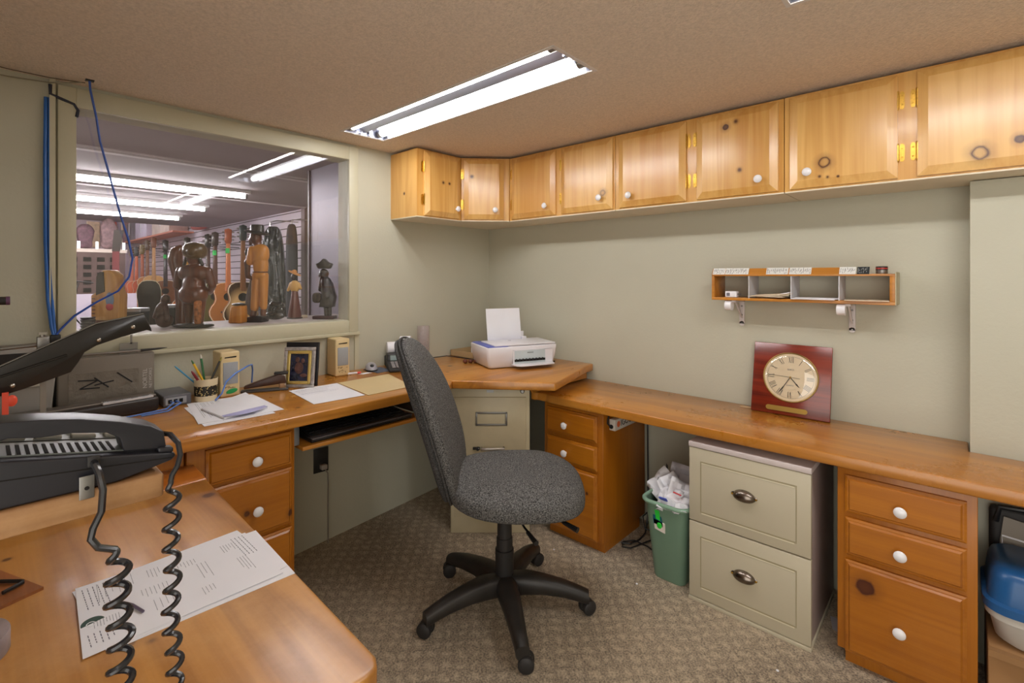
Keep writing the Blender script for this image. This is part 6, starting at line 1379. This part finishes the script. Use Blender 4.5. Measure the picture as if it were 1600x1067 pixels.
# rack, panel and music stand deeper in the shop, at the left of the window
t = thing('pegboard_rack', 'brown perforated rack with square holes, left side of the shop view', 'rack', (-5.0, -1.52, 0))
part('panel', M().box(-0.03, 0.03, -0.32, 0.34, 1.05, 1.56), mat('brown_rack', (84, 64, 60), 0.7, var=0.2), t)
for i in range(5):
    for j in range(5):
        part('square_hole', M().box(0.030, 0.036, -0.28+j*0.12, -0.21+j*0.12, 1.10+i*0.088, 1.15+i*0.088), DARK, t, smooth=0)
part('upper_frame', M().box(-0.03, 0.02, -0.30, 0.36, 1.56, 1.60), mat('pale_rack_rail', (196, 182, 170), 0.6), t)
part('post', M().box(-0.06, -0.02, -0.30, -0.26, 0, 1.06).box(-0.06, -0.02, 0.28, 0.32, 0, 1.06), BLACKM, t)
for k, (y, z0, w2, h, c, lbl) in enumerate(((-1.74, 1.602, 0.09, 0.34, (92, 84, 88), 'grey-brown bundle on top of the rack, left end'), (-1.54, 1.602, 0.09, 0.28, (84, 56, 66), 'plum-coloured bundle on the rack top, middle'), (-1.33, 1.602, 0.09, 0.36, (110, 86, 88), 'mauve-brown bundle on the rack top, right end'))):
    t = thing('stock_bundle', lbl, 'bundle', (-5.0, y, z0), group='bundles on top of the rack')
    part('wrap', M().blob((0, 0, h/2), (0.04, w2/2+0.03, h/2), 0.6, 20, 12, fn=lambda p: (p.x, p.y*(1+0.15*math.sin(p.z*30)), p.z)), mat('bundle', c, 0.7, var=0.5, vs=25), t, smooth=60)
    part('tie', M().lathe([(w2/2+0.01, -0.004), (w2/2+0.034, 0.0), (w2/2+0.01, 0.004)], (0, 0, h/2), n=20, sx=0.45), PAPERC, t)
for k, y in enumerate((-1.60, -1.44, -1.195)):  # bright bars of unclear kind, drawn as glowing boxes on the rack
    solo('glowing_bar', M().box(-4.968, -4.955, y-0.012, y+0.012, 1.60, 1.68), mat('bar_glow', (255, 255, 255), 0.3, emit=(1, 1, 1, 2.0)) if k == 0 else bpy.data.materials['bar_glow'], ['left small glowing bar on the rack front', 'middle small glowing bar on the rack front', 'right small glowing bar on the rack front'][k], 'light', group='glowing bars on the rack')
solo('lavender_board', M().box(-4.60, -4.56, -1.80, -1.14, 0.0, 1.09), mat('pale_violet_board', (196, 186, 200), 0.6), 'pale lavender panel under the perforated rack', 'panel')
t = thing('music_stand', 'thin black folding music stand in front of the lavender panel', 'music stand', (-3.6, -1.80, 0))
part('legs', M().tube([(0, -0.18, 1.20), (0, 0.10, 0.80)], 0.006, 6).tube([(0, -0.08, 0.80), (0, 0.06, 1.22)], 0.006, 6).tube([(0, -0.02, 0.0), (0, -0.02, 1.0)], 0.008, 6), BLACK, t)
part('desk_bars', M().tube([(0.01, -0.12, 1.16), (0.01, 0.0, 1.14)], 0.006, 6).tube([(0.01, 0.02, 1.24), (0.01, 0.16, 1.22)], 0.006, 6).tube([(0.01, -0.1, 0.86), (0.01, 0.02, 0.82)], 0.006, 6), BLACK, t)
t = thing('white_guitar', 'white electric guitar standing between the rack and the wooden carving', 'guitar', (-2.6, -1.62, 0.70), math.radians(75))
part('body', M().prism([(0, 0), (0.07, 0.01), (0.09, 0.08), (0.06, 0.16), (0.08, 0.24), (0.07, 0.34), (0.03, 0.27), (-0.02, 0.27), (-0.06, 0.32), (-0.07, 0.22), (-0.05, 0.15), (-0.08, 0.07), (-0.05, 0.01)], -0.02, 0.02, 'xz'), mat('white_lacquer', (216, 214, 222), 0.3), t, bevel=0.006)
part('neck', M().box(-0.022, 0.022, -0.035, -0.018, 0.2, 0.78), mat('red_brown_neck', (120, 56, 60), 0.4), t)
part('headstock', M().prism([(-0.024, 0.78), (0.024, 0.78), (0.05, 0.95), (-0.012, 0.95)], -0.035, -0.02, 'xz'), mat('dark_headstock', (60, 52, 50), 0.4), t)
part('stand', M().box(-0.05, 0.05, -0.03, 0.03, -0.70, 0.0), BLACKM, t)
# goods high on the far walls
for k, (x, y, z, w2, h, c, lbl) in enumerate((
    (-10.079, -0.60, 1.90, 0.22, 0.55, (196, 96, 84), 'red board high on the far shop wall, left of the brown one'),
    (-10.079, -0.32, 1.95, 0.20, 0.50, (150, 112, 110), 'mauve-brown board high on the far shop wall'),
    (-10.079, 0.02, 2.10, 0.16, 0.42, (222, 216, 226), 'white board with a frame high on the far shop wall'),
    (-10.079, -0.85, 1.85, 0.20, 0.50, (206, 178, 150), 'cream board high on the far shop wall, leftmost'))):
    t = thing('hanging_board', lbl, 'board', (x, y, z), group='boards on the far shop wall')
    part('board', M().box(-0.02, 0.02, -w2/2, w2/2, 0, h), mat('hung_board', c, 0.6, var=0.25, vs=12), t, bevel=0.01)
    part('edge_strip', M().box(0.02, 0.03, -w2/2, -w2/2+0.02, 0, h), PAPERC, t)
for k, (x, z, l, h, c, lbl) in enumerate(((-8.6, 1.98, 0.9, 0.30, (206, 198, 216), 'lavender carton on the slatwall shelf, farthest'), (-7.2, 1.98, 1.1, 0.42, (222, 206, 196), 'large cream carton on the slatwall shelf'), (-9.6, 1.98, 0.5, 0.34, (120, 112, 120), 'dark grey carton on the slatwall shelf, beyond the lavender one'))):
    t = thing('stock_carton', lbl, 'carton', (x, -0.24, z), group='cartons above the guitars')
    part('carton', M().box(-l/2, l/2, -0.13, 0.13, 0.0, h), mat('stock_carton', c, 0.7, var=0.15, vs=5), t, bevel=0.01)
    part('tape', M().box(-0.03, 0.03, -0.132, 0.132, h*0.3, h+0.002), PAPER, t)
solo('high_shelf', M().box(-9.95, -6.4, -0.38, -0.10, 1.955, 1.979), mat('salmon_shelf_edge', (214, 138, 118), 0.5), 'salmon-edged shelf above the far guitars', 'shelf')
t = thing('gourd', 'tan gourd-shaped guitar back hung high above the cream carton', 'guitar', (-7.6, -0.50, 2.42), math.radians(60))
part('body', M().blob((0, 0, 0.12), (0.16, 0.06, 0.16), 0.8), mat('tan_guitar_back', (176, 122, 72), 0.4), t, smooth=60)
part('strap', M().tube([(0, 0, 0.25), (0, 0.0, 0.33)], 0.01, 6), BLACKM, t)
solo('red_cloth', M().blob((-5.75, -0.2, 2.05), (0.28, 0.07, 0.09), 0.6), mat('salmon_cloth', (206, 120, 116), 0.7, var=0.1), 'salmon-pink item lying above the slatwall past the ceiling edge', 'cloth', smooth=60)
